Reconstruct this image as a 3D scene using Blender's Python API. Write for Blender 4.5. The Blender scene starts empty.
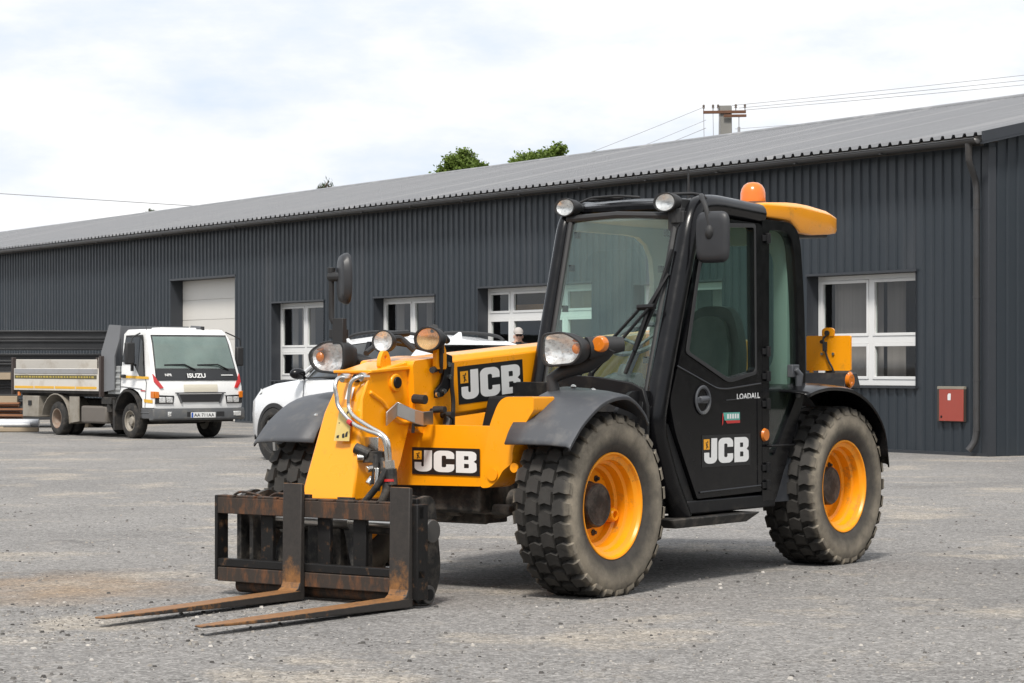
import bpy, bmesh, math, random
from mathutils import Vector, Matrix, Quaternion
from mathutils.geometry import tessellate_polygon
random.seed(11)
scene = bpy.context.scene
COL = scene.collection
PI = math.pi
R = math.radians
V = Vector

# ------------------------------------------------------------------ mesh builder
class MB:
    def __init__(self):
        self.v = []; self.f = []; self.rng = []
    def add(self, pts, faces):
        b = len(self.v)
        self.v += [tuple(p) for p in pts]
        f0 = len(self.f)
        self.f += [tuple(b + i for i in f) for f in faces]
        self.rng.append((b, len(self.v), f0, len(self.f)))
        return self
    def face(self, pts):
        return self.add(pts, [tuple(range(len(pts)))])
    def box(self, x0, x1, y0, y1, z0, z1):
        p = [(x0,y0,z0),(x1,y0,z0),(x1,y1,z0),(x0,y1,z0),(x0,y0,z1),(x1,y0,z1),(x1,y1,z1),(x0,y1,z1)]
        return self.add(p, [(0,3,2,1),(4,5,6,7),(0,1,5,4),(1,2,6,5),(2,3,7,6),(3,0,4,7)])
    def hexa(self, p):   # 8 corner points: bottom 4, top 4
        return self.add(p, [(0,3,2,1),(4,5,6,7),(0,1,5,4),(1,2,6,5),(2,3,7,6),(3,0,4,7)])
    def prism(self, poly, vec):
        n = len(poly); v = V(vec)
        a = [V(p) for p in poly]; b = [p + v for p in a]
        fs = [tuple(range(n)), tuple(range(2*n-1, n-1, -1))]
        fs += [(i, (i+1) % n, n+(i+1) % n, n+i) for i in range(n)]
        return self.add(a + b, fs)
    def plate(self, outer, holes, fn, t):
        """flat 2-D outline with holes, placed by fn(a,b,depth); depth 0..t (t = 0: one sheet)"""
        loops = [outer] + list(holes)
        flat = [p for l in loops for p in l]
        tris = tessellate_polygon([[V((p[0], p[1], 0)) for p in l] for l in loops])
        if t == 0:
            return self.add([fn(a, b, 0) for a, b in flat], tris)
        n = len(flat)
        fs = [tuple(q) for q in tris] + [tuple(n + i for i in reversed(q)) for q in tris]
        k = 0
        for l in loops:
            m = len(l)
            fs += [(k+i, k+(i+1) % m, n+k+(i+1) % m, n+k+i) for i in range(m)]
            k += m
        return self.add([fn(a, b, 0) for a, b in flat] + [fn(a, b, t) for a, b in flat], fs)
    def tube(self, pts, r, seg=10, caps=True, fil=0.0, sy=1.0):
        pts = [V(p) for p in pts]
        if fil > 0 and len(pts) > 2:
            q = [pts[0]]
            for i in range(1, len(pts)-1):
                a, b, c = pts[i-1], pts[i], pts[i+1]
                d0 = min(fil, (a-b).length*.45); d1 = min(fil, (c-b).length*.45)
                p0 = b+(a-b).normalized()*d0; p1 = b+(c-b).normalized()*d1
                for k in range(6):
                    t = k/5; q.append(p0*(1-t)**2 + b*2*t*(1-t) + p1*t*t)
            q.append(pts[-1]); pts = q
        n = len(pts)
        rr = r if isinstance(r, (list, tuple)) else [r]*n
        if len(rr) != n: rr = [rr[0] + (rr[-1]-rr[0])*i/(n-1) for i in range(n)]
        t0 = (pts[1]-pts[0]).normalized()
        up = V((0,0,1)) if abs(t0.z) < .9 else V((1,0,0))
        nx = t0.cross(up).normalized(); ny = nx.cross(t0)
        rings = []
        pt = t0
        for i, p in enumerate(pts):
            t = (pts[min(i+1,n-1)]-pts[max(i-1,0)]).normalized()
            qn = pt.rotation_difference(t); nx = qn @ nx; ny = qn @ ny; pt = t
            rings.append([p + (nx*math.cos(2*PI*k/seg) + ny*sy*math.sin(2*PI*k/seg))*rr[i] for k in range(seg)])
        return self.loft(rings, caps)
    def loft(self, rings, caps=True, closed=True):
        m = len(rings[0]); n = len(rings)
        pts = [p for rg in rings for p in rg]
        fs = []
        for i in range(n-1):
            for k in range(m if closed else m-1):
                k2 = (k+1) % m
                fs.append((i*m+k, i*m+k2, (i+1)*m+k2, (i+1)*m+k))
        if caps:
            fs.append(tuple(range(m-1, -1, -1))); fs.append(tuple((n-1)*m+k for k in range(m)))
        return self.add(pts, fs)
    def lathe(self, prof, c=(0,0,0), axis='y', seg=32, caps=False):
        """prof: (radius, along) pairs"""
        c = V(c); rings = []
        for r, a in prof:
            rg = []
            for k in range(seg):
                t = 2*PI*k/seg; p, q = r*math.cos(t), r*math.sin(t)
                rg.append(c + (V((p, a, q)) if axis == 'y' else V((a, p, q)) if axis == 'x' else V((p, q, a))))
            rings.append(rg)
        return self.loft(rings, caps)
    def ball(self, c, rx, ry, rz, seg=14, rings=8, rot=None, top=PI, bot=0):
        c = V(c); rg = []
        for i in range(rings+1):
            a = bot+(top-bot)*i/rings
            a = min(max(a, 1e-3), PI-1e-3)
            ring = []
            for k in range(seg):
                t = 2*PI*k/seg
                p = V((rx*math.sin(a)*math.cos(t), ry*math.sin(a)*math.sin(t), rz*math.cos(a)))
                ring.append(c + (rot @ p if rot else p))
            rg.append(ring)
        return self.loft(rg, True)
    def each(self, name, mat, parent=None, **kw):
        """one object for every separate shape that was added"""
        out = []
        for (v0, v1, f0, f1) in self.rng:
            k = MB(); k.v = self.v[v0:v1]; k.f = [tuple(i-v0 for i in f) for f in self.f[f0:f1]]
            out.append(k.build(name, mat, parent, **kw))
        return out
    def build(self, name, mat, parent=None, bev=0, smooth=True, ang=32, loc=None, seg=2, weld=True):
        me = bpy.data.meshes.new(name)
        me.from_pydata([tuple(p) for p in self.v], [], self.f)
        bm = bmesh.new(); bm.from_mesh(me)
        if weld: bmesh.ops.remove_doubles(bm, verts=bm.verts, dist=1e-5)
        bmesh.ops.recalc_face_normals(bm, faces=bm.faces)
        bm.to_mesh(me); bm.free()
        if smooth:
            me.shade_smooth(); me.set_sharp_from_angle(angle=R(ang))
        ms = mat if isinstance(mat, (list, tuple)) else [mat]
        for m in ms: me.materials.append(m)
        o = bpy.data.objects.new(name, me); COL.objects.link(o)
        if parent: o.parent = parent
        if loc: o.location = loc
        if bev:
            b = o.modifiers.new('Bevel', 'BEVEL'); b.width = bev; b.segments = seg
            b.limit_method = 'ANGLE'; b.angle_limit = R(30); b.harden_normals = False
        return o

def tag(o, label=None, cat=None, group=None, kind=None):
    if label: o['label'] = label
    if cat: o['category'] = cat
    if group: o['group'] = group
    if kind: o['kind'] = kind
    return o
def thing(name, label, cat, loc=(0,0,0), rz=0, group=None):
    o = bpy.data.objects.new(name, None); COL.objects.link(o)
    o.location = loc; o.rotation_euler = (0,0,rz); o.empty_display_size = .2
    return tag(o, label, cat, group)
def copy_tree(o, parent=None):
    c = o.copy(); COL.objects.link(c); c.parent = parent
    for ch in [k for k in bpy.data.objects if k.parent == o]:
        copy_tree(ch, c)
    return c
def catmull(pts, n=6):
    pts = [V(p) for p in pts]; out = []
    P = [pts[0]*2-pts[1]] + pts + [pts[-1]*2-pts[-2]]
    for i in range(1, len(P)-2):
        a, b, c, d = P[i-1], P[i], P[i+1], P[i+2]
        for k in range(n):
            t = k/n
            out.append(.5*((2*b)+(c-a)*t+(2*a-5*b+4*c-d)*t*t+(3*b-a-3*c+d)*t**3))
    out.append(pts[-1]); return out
def round_poly(pts, r, n=5):
    """round the corners of a 2-D polygon; r a number or one per corner"""
    out = []; m = len(pts)
    for i in range(m):
        rr = r[i] if isinstance(r, (list, tuple)) else r
        a, b, c = V(pts[i-1]), V(pts[i]), V(pts[(i+1) % m])
        if rr <= 0: out.append(tuple(b)); continue
        d0 = min(rr, (a-b).length*.48); d1 = min(rr, (c-b).length*.48)
        p0 = b+(a-b).normalized()*d0; p1 = b+(c-b).normalized()*d1
        for k in range(n+1):
            t = k/n; q = p0*(1-t)**2 + b*2*t*(1-t) + p1*t*t; out.append((q.x, q.y))
    return out
def text_mesh(body, name, mat, parent, origin, right, up, height, bold=0.0, wide=1.0, align='LEFT', depth=0.0):
    cu = bpy.data.curves.new(name, 'FONT'); cu.body = body; cu.size = height/.7; cu.offset = bold; cu.align_x = align
    cu.extrude = depth; cu.resolution_u = 3
    ob = bpy.data.objects.new(name, cu); COL.objects.link(ob)
    bpy.context.view_layer.update()
    me = bpy.data.meshes.new_from_object(ob.evaluated_get(bpy.context.evaluated_depsgraph_get()))
    bpy.data.objects.remove(ob); bpy.data.curves.remove(cu)
    o_, r_, u_ = V(origin), V(right).normalized(), V(up).normalized(); n_ = r_.cross(u_)
    for v in me.vertices: v.co = o_ + r_*v.co.x*wide + u_*v.co.y + n_*v.co.z
    me.materials.clear(); me.materials.append(mat); me.name = name
    o = bpy.data.objects.new(name, me); COL.objects.link(o); o.parent = parent
    return o

# ------------------------------------------------------------------ materials
def nodes(name):
    m = bpy.data.materials.new(name); m.use_nodes = True
    nt = m.node_tree; b = nt.nodes['Principled BSDF']
    return m, nt, b
def nd(nt, t, **kw):
    n = nt.nodes.new(t)
    for k, v in kw.items():
        if k in n.inputs: n.inputs[k].default_value = v
        else: setattr(n, k, v)
    return n
def ramp(nt, fac, stops):
    r = nt.nodes.new('ShaderNodeValToRGB'); e = r.color_ramp.elements
    while len(e) < len(stops): e.new(.5)
    for i, (p, c) in enumerate(stops):
        e[i].position = p; e[i].color = (c, c, c, 1) if isinstance(c, (int, float)) else (*c, 1)
    nt.links.new(fac, r.inputs[0]); return r.outputs[0]
def noise(nt, scale, detail=6, rough=.6, coord='Object', vec=None, sc=None):
    n = nd(nt, 'ShaderNodeTexNoise'); n.inputs['Scale'].default_value = scale
    n.inputs['Detail'].default_value = detail; n.inputs['Roughness'].default_value = rough
    if vec is None:
        tc = nt.nodes.new('ShaderNodeTexCoord'); vec = tc.outputs[coord]
    if sc:
        mp = nt.nodes.new('ShaderNodeMapping'); mp.inputs['Scale'].default_value = sc
        nt.links.new(vec, mp.inputs[0]); vec = mp.outputs[0]
    nt.links.new(vec, n.inputs['Vector']); return n.outputs['Fac']
def mixc(nt, fac, a, b, mode='MIX'):
    m = nt.nodes.new('ShaderNodeMix'); m.data_type = 'RGBA'; m.blend_type = mode
    for s, v in ((m.inputs[6], a), (m.inputs[7], b)):
        if isinstance(v, (tuple, list)): s.default_value = (*v[:3], 1)
        else: nt.links.new(v, s)
    if isinstance(fac, (int, float)): m.inputs[0].default_value = fac
    else: nt.links.new(fac, m.inputs[0])
    return m.outputs[2]
def mth(nt, op, a, b=0.0, c=0.0):
    m = nt.nodes.new('ShaderNodeMath'); m.operation = op
    for s, v in zip(m.inputs, (a, b, c)):
        if isinstance(v, (int, float)): s.default_value = v
        else: nt.links.new(v, s)
    return m.outputs[0]
def bump(nt, b, h, strength=.3, dist=.01):
    n = nd(nt, 'ShaderNodeBump'); n.inputs['Strength'].default_value = strength; n.inputs['Distance'].default_value = dist
    nt.links.new(h, n.inputs['Height']); nt.links.new(n.outputs[0], b.inputs['Normal'])
def mat(name, col, rough=.5, metal=0.0, var=.12, vs=3.0, dirt=None, ds=4.0, dlo=.5, dhi=.7, bs=0.0, bsc=60, coat=0.0, spec=.5, sc=None, specks=None):
    """plain surface with gentle variation and patches of dirt that have a shape of their own"""
    m, nt, b = nodes(name)
    dark = tuple(c*(1-var) for c in col); lite = tuple(min(1, c*(1+var)) for c in col)
    c = mixc(nt, noise(nt, vs, 5, .6, sc=sc), dark, lite)
    rv = noise(nt, vs*4, 4)
    if dirt:
        f = ramp(nt, noise(nt, ds, 8, .68, sc=sc), [(dlo, 0.0), (dhi, 1.0)])
        c = mixc(nt, f, c, dirt)
    if specks: c = mixc(nt, ramp(nt, noise(nt, 38, 5, .7), [(.66, 0.0), (.74, .75)]), c, specks)
    nt.links.new(c, b.inputs['Base Color'])
    b.inputs['Metallic'].default_value = metal
    r = mth(nt, 'MULTIPLY_ADD', rv, .25, rough-.12); nt.links.new(r, b.inputs['Roughness'])
    b.inputs['Specular IOR Level'].default_value = spec
    b.inputs['Coat Weight'].default_value = coat; b.inputs['Coat Roughness'].default_value = .12
    if bs: bump(nt, b, noise(nt, bsc, 4), bs, .004)
    return m
def glass(name, tint, gloss=1.0, veil=0.0, rough=.02, veilc=(.8,.85,.82)):
    m, nt, b = nodes(name); nt.nodes.remove(b)
    out = nt.nodes['Material Output']
    tr = nd(nt, 'ShaderNodeBsdfTransparent'); tr.inputs[0].default_value = (*tint, 1)
    gl = nd(nt, 'ShaderNodeBsdfGlossy'); gl.inputs['Roughness'].default_value = rough
    fr = nd(nt, 'ShaderNodeFresnel'); ge = nd(nt, 'ShaderNodeNewGeometry')
    nt.links.new(mth(nt, 'MULTIPLY_ADD', ge.outputs['Backfacing'], 1/1.5-1.5, 1.5), fr.inputs['IOR'])   # a thin sheet reflects alike from both sides
    f = mth(nt, 'MULTIPLY', fr.outputs[0], gloss)
    mx = nd(nt, 'ShaderNodeMixShader'); nt.links.new(f, mx.inputs[0]); nt.links.new(tr.outputs[0], mx.inputs[1]); nt.links.new(gl.outputs[0], mx.inputs[2])
    last = mx.outputs[0]
    if veil:  # diffuse veil: thin dust, plus sky reflection painted into the pane
        df = nd(nt, 'ShaderNodeBsdfDiffuse'); df.inputs[0].default_value = (*veilc, 1)
        m2 = nd(nt, 'ShaderNodeMixShader')
        vv = mth(nt, 'MULTIPLY', ramp(nt, noise(nt, 3, 6, .6), [(.3, .55), (.7, 1.0)]), veil)
        nt.links.new(vv, m2.inputs[0]); nt.links.new(last, m2.inputs[1]); nt.links.new(df.outputs[0], m2.inputs[2]); last = m2.outputs[0]
    nt.links.new(last, out.inputs[0]); return m

M = {}
DUST = (.20,.16,.12)
M['yellow'] = mat('yellow_paint', (.94,.355,.004), .30, var=.05, vs=2, dirt=(.40,.19,.035), ds=6, dlo=.58, dhi=.80, coat=.3, specks=(.16,.085,.03))
M['rim_yellow'] = mat('rim_yellow', (.94,.335,.004), .36, var=.05, dirt=(.36,.18,.05), ds=9, dlo=.55, dhi=.76, specks=(.16,.085,.03))
M['black_gloss'] = mat('black_gloss_paint', (.005,.005,.006), .22, var=.2, dirt=(.020,.019,.018), ds=6, dlo=.60, dhi=.86, spec=.28)
M['black'] = mat('black_matt_paint', (.008,.008,.009), .45, var=.2, spec=.3, dirt=(.045,.04,.034), ds=7, dlo=.55, dhi=.8)
M['black_dirty'] = mat('dirty_black_casting', (.017,.0165,.016), .55, var=.35, spec=.4, dirt=(.125,.108,.09), ds=8, dlo=.46, dhi=.72, bs=.3)
M['plastic'] = mat('grey_black_plastic', (.062,.066,.074), .5, var=.12, vs=5, dirt=(.125,.122,.118), ds=5, dlo=.50, dhi=.74, bs=.08, bsc=200)
M['mirror_shell'] = mat('black_mirror_shell', (.026,.027,.030), .45)
M['rubber_black'] = mat('black_rubber', (.02,.02,.021), .6)
M['steel'] = mat('bare_steel', (.52,.51,.49), .32, metal=1.0, var=.15, dirt=(.25,.2,.15), ds=12, dlo=.6, dhi=.8)
M['chrome'] = mat('zinc_plated_steel', (.66,.65,.62), .25, metal=1.0, var=.1)
M['white_ink'] = mat('white_lettering', (.74,.74,.73), .5, var=.06)
M['black_ink'] = mat('black_sticker', (.012,.012,.013), .4, var=.1)
M['yellow_ink'] = mat('yellow_sticker', (.80,.36,.02), .45, var=.05)
M['orange_lens'] = mat('orange_lens', (.62,.165,.006), .25, var=.06, coat=.6)
M['red_lens'] = mat('red_lens', (.48,.02,.02), .22, var=.06, coat=.6)
M['seat'] = mat('grey_seat_cloth', (.075,.078,.076), .85, var=.35, vs=14)
M['seat_dark'] = mat('black_vinyl', (.02,.02,.021), .55)
M['lining'] = mat('pale_cab_lining', (.42,.44,.42), .7, var=.08)
M['mirror_face'] = mat('mirror_glass', (.75,.77,.78), .06, metal=1.0, var=.02)
M['white_paint'] = mat('white_vehicle_paint', (.82,.82,.81), .3, var=.03, dirt=(.5,.46,.4), ds=3, dlo=.62, dhi=.85, coat=.4)
M['car_white'] = mat('white_car_paint', (.74,.75,.76), .25, var=.02, coat=.6)
M['rust'] = mat('rusty_steel', (.034,.024,.018), .75, var=.4, vs=9, dirt=(.15,.058,.020), ds=17, dlo=.47, dhi=.70, bs=.3, bsc=120, sc=(1,1,.35))
M['rust_orange'] = mat('orange_rust_fork', (.30,.125,.03), .7, var=.3, vs=7, dirt=(.035,.028,.024), ds=9, dlo=.47, dhi=.62, bs=.25, bsc=120)
M['worn_black'] = mat('worn_black_steel', (.011,.0105,.0105), .5, var=.3, spec=.3, dirt=(.13,.07,.035), ds=14, dlo=.57, dhi=.72, bs=.25, bsc=100)
M['cab_glass'] = glass('tinted_cab_glass', (.68,.86,.79), 1.4, .022, veilc=(.66,.86,.78))
M['screen_glass'] = glass('tinted_windscreen', (.82,.95,.90), 1.3, .055, veilc=(.66,.86,.78))
M['lens'] = glass('clear_lens', (.93,.94,.95), 1.2, .05, .05)
M['win_glass'] = glass('window_glass', (.80,.86,.84), 1.0, .0)
M['car_glass'] = glass('dark_car_glass', (.10,.12,.12), 1.3, .02)
M['truck_glass'] = glass('truck_glass', (.62,.74,.70), 1.5, .10)
def lamp_mat():
    m, nt, b = nodes('lamp_reflector')
    b.inputs['Metallic'].default_value = .55; b.inputs['Roughness'].default_value = .3
    c = ramp(nt, noise(nt, 24, 3, .6, sc=(1,1,1.8)), [(.34, (.48,.48,.48)), (.46, (.82,.82,.80)), (.62, (.95,.95,.93))])
    nt.links.new(c, b.inputs['Base Color']); bump(nt, b, noise(nt, 30, 2), .6, .01)
    return m
M['reflector'] = lamp_mat()
M['amber_reflector'] = mat('amber_tinted_reflector', (.80,.50,.22), .25, metal=.5, var=.25, vs=12)
M['axle'] = mat('dusty_lightened_axle', (.035,.033,.031), .55, var=.35, dirt=(.17,.145,.12), ds=7, dlo=.44, dhi=.70, bs=.3)  # dusty casting, its colour lightened in place of light missing beneath the machine
M['worn_pin'] = mat('worn_pin_steel', (.13,.125,.12), .5, metal=.6, var=.2)
def tyre_mat():
    m, nt, b = nodes('dusty_tyre_rubber')
    tc = nd(nt, 'ShaderNodeTexCoord'); sp = nd(nt, 'ShaderNodeSeparateXYZ'); nt.links.new(tc.outputs['Object'], sp.inputs[0])
    x, y, z = sp.outputs
    r = mth(nt, 'SQRT', mth(nt, 'ADD', mth(nt, 'MULTIPLY', x, x), mth(nt, 'MULTIPLY', z, z)))
    base = mixc(nt, noise(nt, 9, 6, .65), (.014,.0135,.013), (.062,.058,.053))
    # dust that dried on the sidewall: a ring of the sidewall, broken up by noise, scuffed off towards the rim
    side = ramp(nt, mth(nt, 'ADD', mth(nt, 'ABSOLUTE', y), mth(nt, 'MULTIPLY', noise(nt, 14, 5), .03)), [(.182, 0.0), (.205, 1.0)])
    ring = ramp(nt, mth(nt, 'ADD', r, mth(nt, 'MULTIPLY', noise(nt, 6, 6, .7), .09)), [(.425, .12), (.50, .85), (.565, 1.0), (.60, .3)])
    pat = ramp(nt, noise(nt, 7, 7, .7), [(.28, .35), (.62, 1.0)])
    f = mth(nt, 'MULTIPLY', mth(nt, 'MULTIPLY', side, ring), pat)
    c = mixc(nt, f, base, (.30,.258,.198))
    nt.links.new(c, b.inputs['Base Color']); b.inputs['Roughness'].default_value = .78
    b.inputs['Specular IOR Level'].default_value = .3
    bump(nt, b, noise(nt, 70, 5), .35, .004)
    return m
M['tyre'] = tyre_mat()
M['small_tyre'] = mat('vehicle_tyre', (.022,.021,.020), .8, var=.3, dirt=(.10,.085,.07), ds=9, dlo=.5, dhi=.75)
# ------------------------------------------------------------------ TELEHANDLER (local x forward, y to its left, z up)
T = thing('telehandler', 'yellow and black telehandler with glass cab and empty pallet forks lowered to the ground', 'telehandler', (.553,16.708,0), R(234))
TR, TW = .575, .21

def tyre_mesh():
    m = MB()
    # carcass
    prof = [(.318,-.150),(.345,-.176),(.40,-.200),(.455,-.208),(.50,-.204),(.528,-.190),(.540,-.165),(.546,-.10),(.549,0)]
    prof = prof + [(r,-a) for r, a in reversed(prof[:-1])]
    prof += [(.300,.12),(.300,-.12)]
    m.lathe(prof + [prof[0]], seg=72)
    def rc(y): return .549 - .012*(abs(y)/.18)**3
    N = 27
    h = .027
    pitch = 2*PI/N
    def block(k, off, poly, hs=None):
        base = []; top = []
        cy = sum(p[1] for p in poly)/len(poly); ct = sum(p[0] for p in poly)/len(poly)
        for i, (t, y) in enumerate(poly):
            a = (k+off+t)*pitch; r = rc(y)-.006
            if hs: r = hs[i][0]
            base.append((r*math.cos(a), y, r*math.sin(a)))
            t2 = ct+(t-ct)*.90; y2 = cy+(y-cy)*.93; a = (k+off+t2)*pitch; r = (rc(y2)+h if not hs else hs[i][1])
            top.append((r*math.cos(a), y2, r*math.sin(a)))
        n = len(poly)
        m.add(base+top, [tuple(range(n, 2*n))] + [(i, (i+1) % n, n+(i+1) % n, n+i) for i in range(n)])
    for k in range(N):
        jt = lambda: random.uniform(-.012,.012)
        # two centre rows of arrow blocks, two shoulder rows that run over the edge
        for s in (-1, 1):
            block(k, 0 if s > 0 else .5, [(-.40+jt(), s*.006),(-.30,s*.05),(-.40+jt(),s*.096),(.26,s*.096),(.40+jt(),s*.05),(.26,s*.006)])
            o = .5 if s > 0 else 0
            P = [(-.40+jt(), s*.106),(-.28,s*.150),(-.36+jt(),s*.192),(-.33,s*.207),(.25,s*.207),(.28,s*.192),(.42+jt(),s*.150),(.28,s*.106)]
            H = [(.54,.577),(.54,.575),(.525,.566),(.515,.543),(.515,.543),(.525,.566),(.54,.575),(.54,.577)]
            block(k, o, P, H)
    return m
def rim_mesh():
    m = MB()
    prof = [(.300,-.12),(.318,-.150),(.325,-.165),(.318,-.172),(.30,-.16),(.285,-.12),(.27,-.02),(.10,-.02),
            (.10,-.045),(.200,-.045),(.228,-.035),(.235,.018),(.256,.028),(.260,.082),(.280,.092),(.285,.134),(.300,.140),(.312,.150),(.320,.168),(.330,.170),(.334,.160),(.326,.150),(.300,.12)]
    m.lathe(prof, seg=64)
    return m
def hub_mesh():
    m = MB()
    m.lathe([(0,-.05),(.150,-.05),(.150,-.018),(.138,-.012),(.138,.052),(.130,.064),(.122,.0645),(.118,.061),(0,.061)], seg=40)
    for k in range(8):
        a = 2*PI*(k+.3)/8
        m.lathe([(0,-.045),(.021,-.045),(.021,-.012),(.012,-.010),(.012,.006),(0,.006)], (.182*math.cos(a),0,.182*math.sin(a)), seg=8)
    return m
def boss_mesh():
    m = MB(); m.lathe([(.0,-.05),(.050,-.05),(.044,.045),(.036,.060),(.026,.060),(.022,.02),(0,.02)], (.200,0,.02), seg=18)
    return m
wheel0 = rim_mesh().build('wheel', M['rim_yellow'], T, ang=24)
tyre0 = tyre_mesh().build('tyre', M['tyre'], wheel0, ang=28)
hub0 = hub_mesh().build('hub', M['black_dirty'], wheel0, bev=.002)
boss_mesh().build('boss', M['rim_yellow'], wheel0)
for i, (x, y, rz, ry) in enumerate([(1.5,1.01,0,PI-.25),(-1.5,1.01,0,1.15),(1.5,-1.01,PI,.5),(-1.5,-1.01,PI,1.0)]):
    w = wheel0 if i == 0 else copy_tree(wheel0, T)
    w.parent = T; w.location = (x,y,TR-.018); w.rotation_euler = (0,ry,rz)

# --- chassis, axles
m = MB()
m.box(-2.05,1.86,-.42,.42,.50,.92)
m.box(-1.0,.9,.42,.98,.50,.78); m.box(-1.1,.9,-1.0,-.42,.46,.80)
m.build('chassis', M['black_dirty'], T, bev=.02)
def axle(x):
    m = MB()
    m.tube([(x,-.80,.555),(x,-.40,.555),(x,-.2,.555),(x,.2,.555),(x,.40,.555),(x,.80,.555)], [.10,.085,.15,.15,.085,.10], 16)
    m.box(x-.10,x+.14,-.30,.30,.42,.62)
    for s in (-1,1):
        m.lathe([(0,.04),(.16,.04),(.16,-.06*s*0+.0),(.0,.0)], (x,s*.80,.555), seg=20)
    m.tube([(x+.20,-.55,.52),(x+.20,.55,.52)], .035, 12)
    m.tube([(x+.18,.02,.50),(x+.23,.02,.50)], [.075,.07], 14); m.tube([(x+.2,-.3,.52),(x+.2,.16,.52)], .055, 14)
    return m
for x in (1.5,-1.5): axle(x).build('axle', M['axle'], T, bev=.012)

# --- yellow front chassis plate with the lower logo, and its wing arm up to the fender
m = MB()
fx = lambda a, b, d: (1.95+.02*(a/.6)-d, a, b)
m.plate(round_poly([(-.66,.66),(-.59,1.05),(.59,1.05),(.52,.675)], .03), [], fx, .07)
m.build('front_plate', M['yellow'], T, bev=.012)
for s in (1,-1):
    m = MB()
    f2 = lambda a, b, d: (2.00-d, s*a, b)
    m.plate(round_poly([(.525,.668),(.545,.85),(.60,1.06),(.665,1.20),(.72,1.232),(.93,1.232),(.93,1.15),(.83,1.02),(.77,.90),(.775,.83),(.70,.78),(.66,.72),(.60,.672)], [.03,.02,.05,.06,.03,.01,.01,.04,.03,.03,.02,.03,.03]), [], f2, .22)
    if s < 0: m = MB(); m.plate(round_poly([(.525,.668),(.545,.85),(.56,1.02),(.70,1.02),(.70,.78),(.66,.72),(.60,.672)], .03), [], f2, .22)
    m.build('wing_arm', M['yellow'], T, bev=.015)
    m = MB(); m.tube([(2.004,s*.625,.755),(2.012,s*.625,.755)], .040, 20)
    m.tube([(2.0,s*.79,.80),(2.01,s*.79,.80)], .03, 16)
    m.each('wing_recess', M['rim_yellow'], T)

# --- lettering
def arc(cx, cy, r, a0, a1, n=6):
    return [(cx+r*math.cos(R(a0+(a1-a0)*i/n)), cy+r*math.sin(R(a0+(a1-a0)*i/n))) for i in range(n+1)]
def logo(parent, origin, right, up, h, board=True, mar=.13, wide=1.93):
    """white three letters with the little square at the upper left, on a black board"""
    o_, r_, u_ = V(origin), V(right).normalized(), V(up).normalized(); n_ = r_.cross(u_)
    def fr(lift): return lambda a, b, d: o_ + r_*a*h*wide + u_*b*h + n_*(lift + d)
    J = [(.28,1),(.51,1)] + arc(.29,.22,.22,0,-90) + arc(.20,.20,.20,-90,-180) + [(0,.44),(.20,.44)] + [(.20,.27),(.23,.23),(.27,.25)]
    C = arc(.39,.80,.20,0,90) + arc(.20,.80,.20,90,180) + arc(.20,.20,.20,180,270) + arc(.39,.20,.20,-90,0) + [(.59,.37),(.36,.37),(.36,.27),(.33,.23),(.26,.23),(.23,.26),(.23,.74),(.26,.77),(.33,.77),(.36,.73),(.36,.63),(.59,.63)]
    B = [(0,0),(0,1)] + arc(.41,.83,.17,90,0,5) + [(.575,.62),(.50,.525),(.58,.44)] + arc(.42,.17,.17,0,-90,5)
    H1 = [(.23,.60),(.34,.60),(.355,.62),(.355,.76),(.34,.78),(.23,.78)]; H2 = [(.23,.22),(.34,.22),(.365,.24),(.365,.40),(.34,.42),(.23,.42)]
    sh = lambda P, dx: [(a+dx, b) for a, b in P]
    if board:
        b = MB().plate([(-mar*.6,-mar),(1.79+mar*.6,-mar),(1.79+mar*.6,1+mar),(-mar*.6,1+mar)], [], fr(.002), 0).build('logo_board', M['black_ink'], parent, smooth=False)
    else:
        b = None
    host = b or parent
    l = MB()
    l.plate(J, [], fr(.004), 0); l.plate(sh(C,.56), [], fr(.004), 0); l.plate(sh(B,1.20), [sh(H1,1.20), sh(H2,1.20)], fr(.004), 0)
    l.build('lettering', M['white_ink'], host, smooth=False)
    q = MB().plate([(-.02,.56),(.21,.56),(.21,.97),(-.02,.97)], [], fr(.004), 0)
    q.build('logo_square', M['yellow_ink'], host, smooth=False)
    d = MB()   # tiny dark figure in the square
    for P in ([(.07,.60),(.10,.60),(.11,.70),(.09,.70)], [(.11,.66),(.15,.63),(.16,.66),(.12,.71)], [(.08,.705),(.13,.715),(.12,.80),(.07,.79)], [(.05,.81),(.15,.83),(.15,.86),(.05,.84)], [(.12,.87),(.15,.87),(.15,.91),(.12,.91)]):
        d.plate(P, [], fr(.0052), 0)
    d.build('logo_figure', M['black_ink'], host, smooth=False)
logo(T, (1.9515+.02*.03+.003,-.02,.757), (.02,.6,.0), (0,-.0,1), .134, wide=2.1)

# --- boom
by0, by1 = -.34, -.005
def bz(x): return 1.600-.071*x        # top edge
m = MB()
sec = lambda x, e=0: [(x,by0+.03,bz(x)-.40+e),(x,by1-.03,bz(x)-.40+e),(x,by1,bz(x)-.37+e),(x,by1,bz(x)-.035-e),(x,by1-.035,bz(x)-e),(x,by0+.035,bz(x)-e),(x,by0,bz(x)-.035-e),(x,by0,bz(x)-.37+e)]
m.loft([sec(-2.0), sec(1.70)])
m.build('boom', M['yellow'], T, bev=.008)
# boom mount at the rear
m = MB(); m.prism([(-2.1,-.42,.85),(-2.1,-.42,1.62),(-1.75,-.42,1.62),(-1.3,-.42,1.0),(-1.3,-.42,.85)], (0,.06,0)); m.prism([(-2.1,.02,.85),(-2.1,.02,1.62),(-1.75,.02,1.62),(-1.3,.02,1.0),(-1.3,.02,.85)], (0,.06,0))
m.build('boom_mount', M['yellow'], T, bev=.01)
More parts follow.
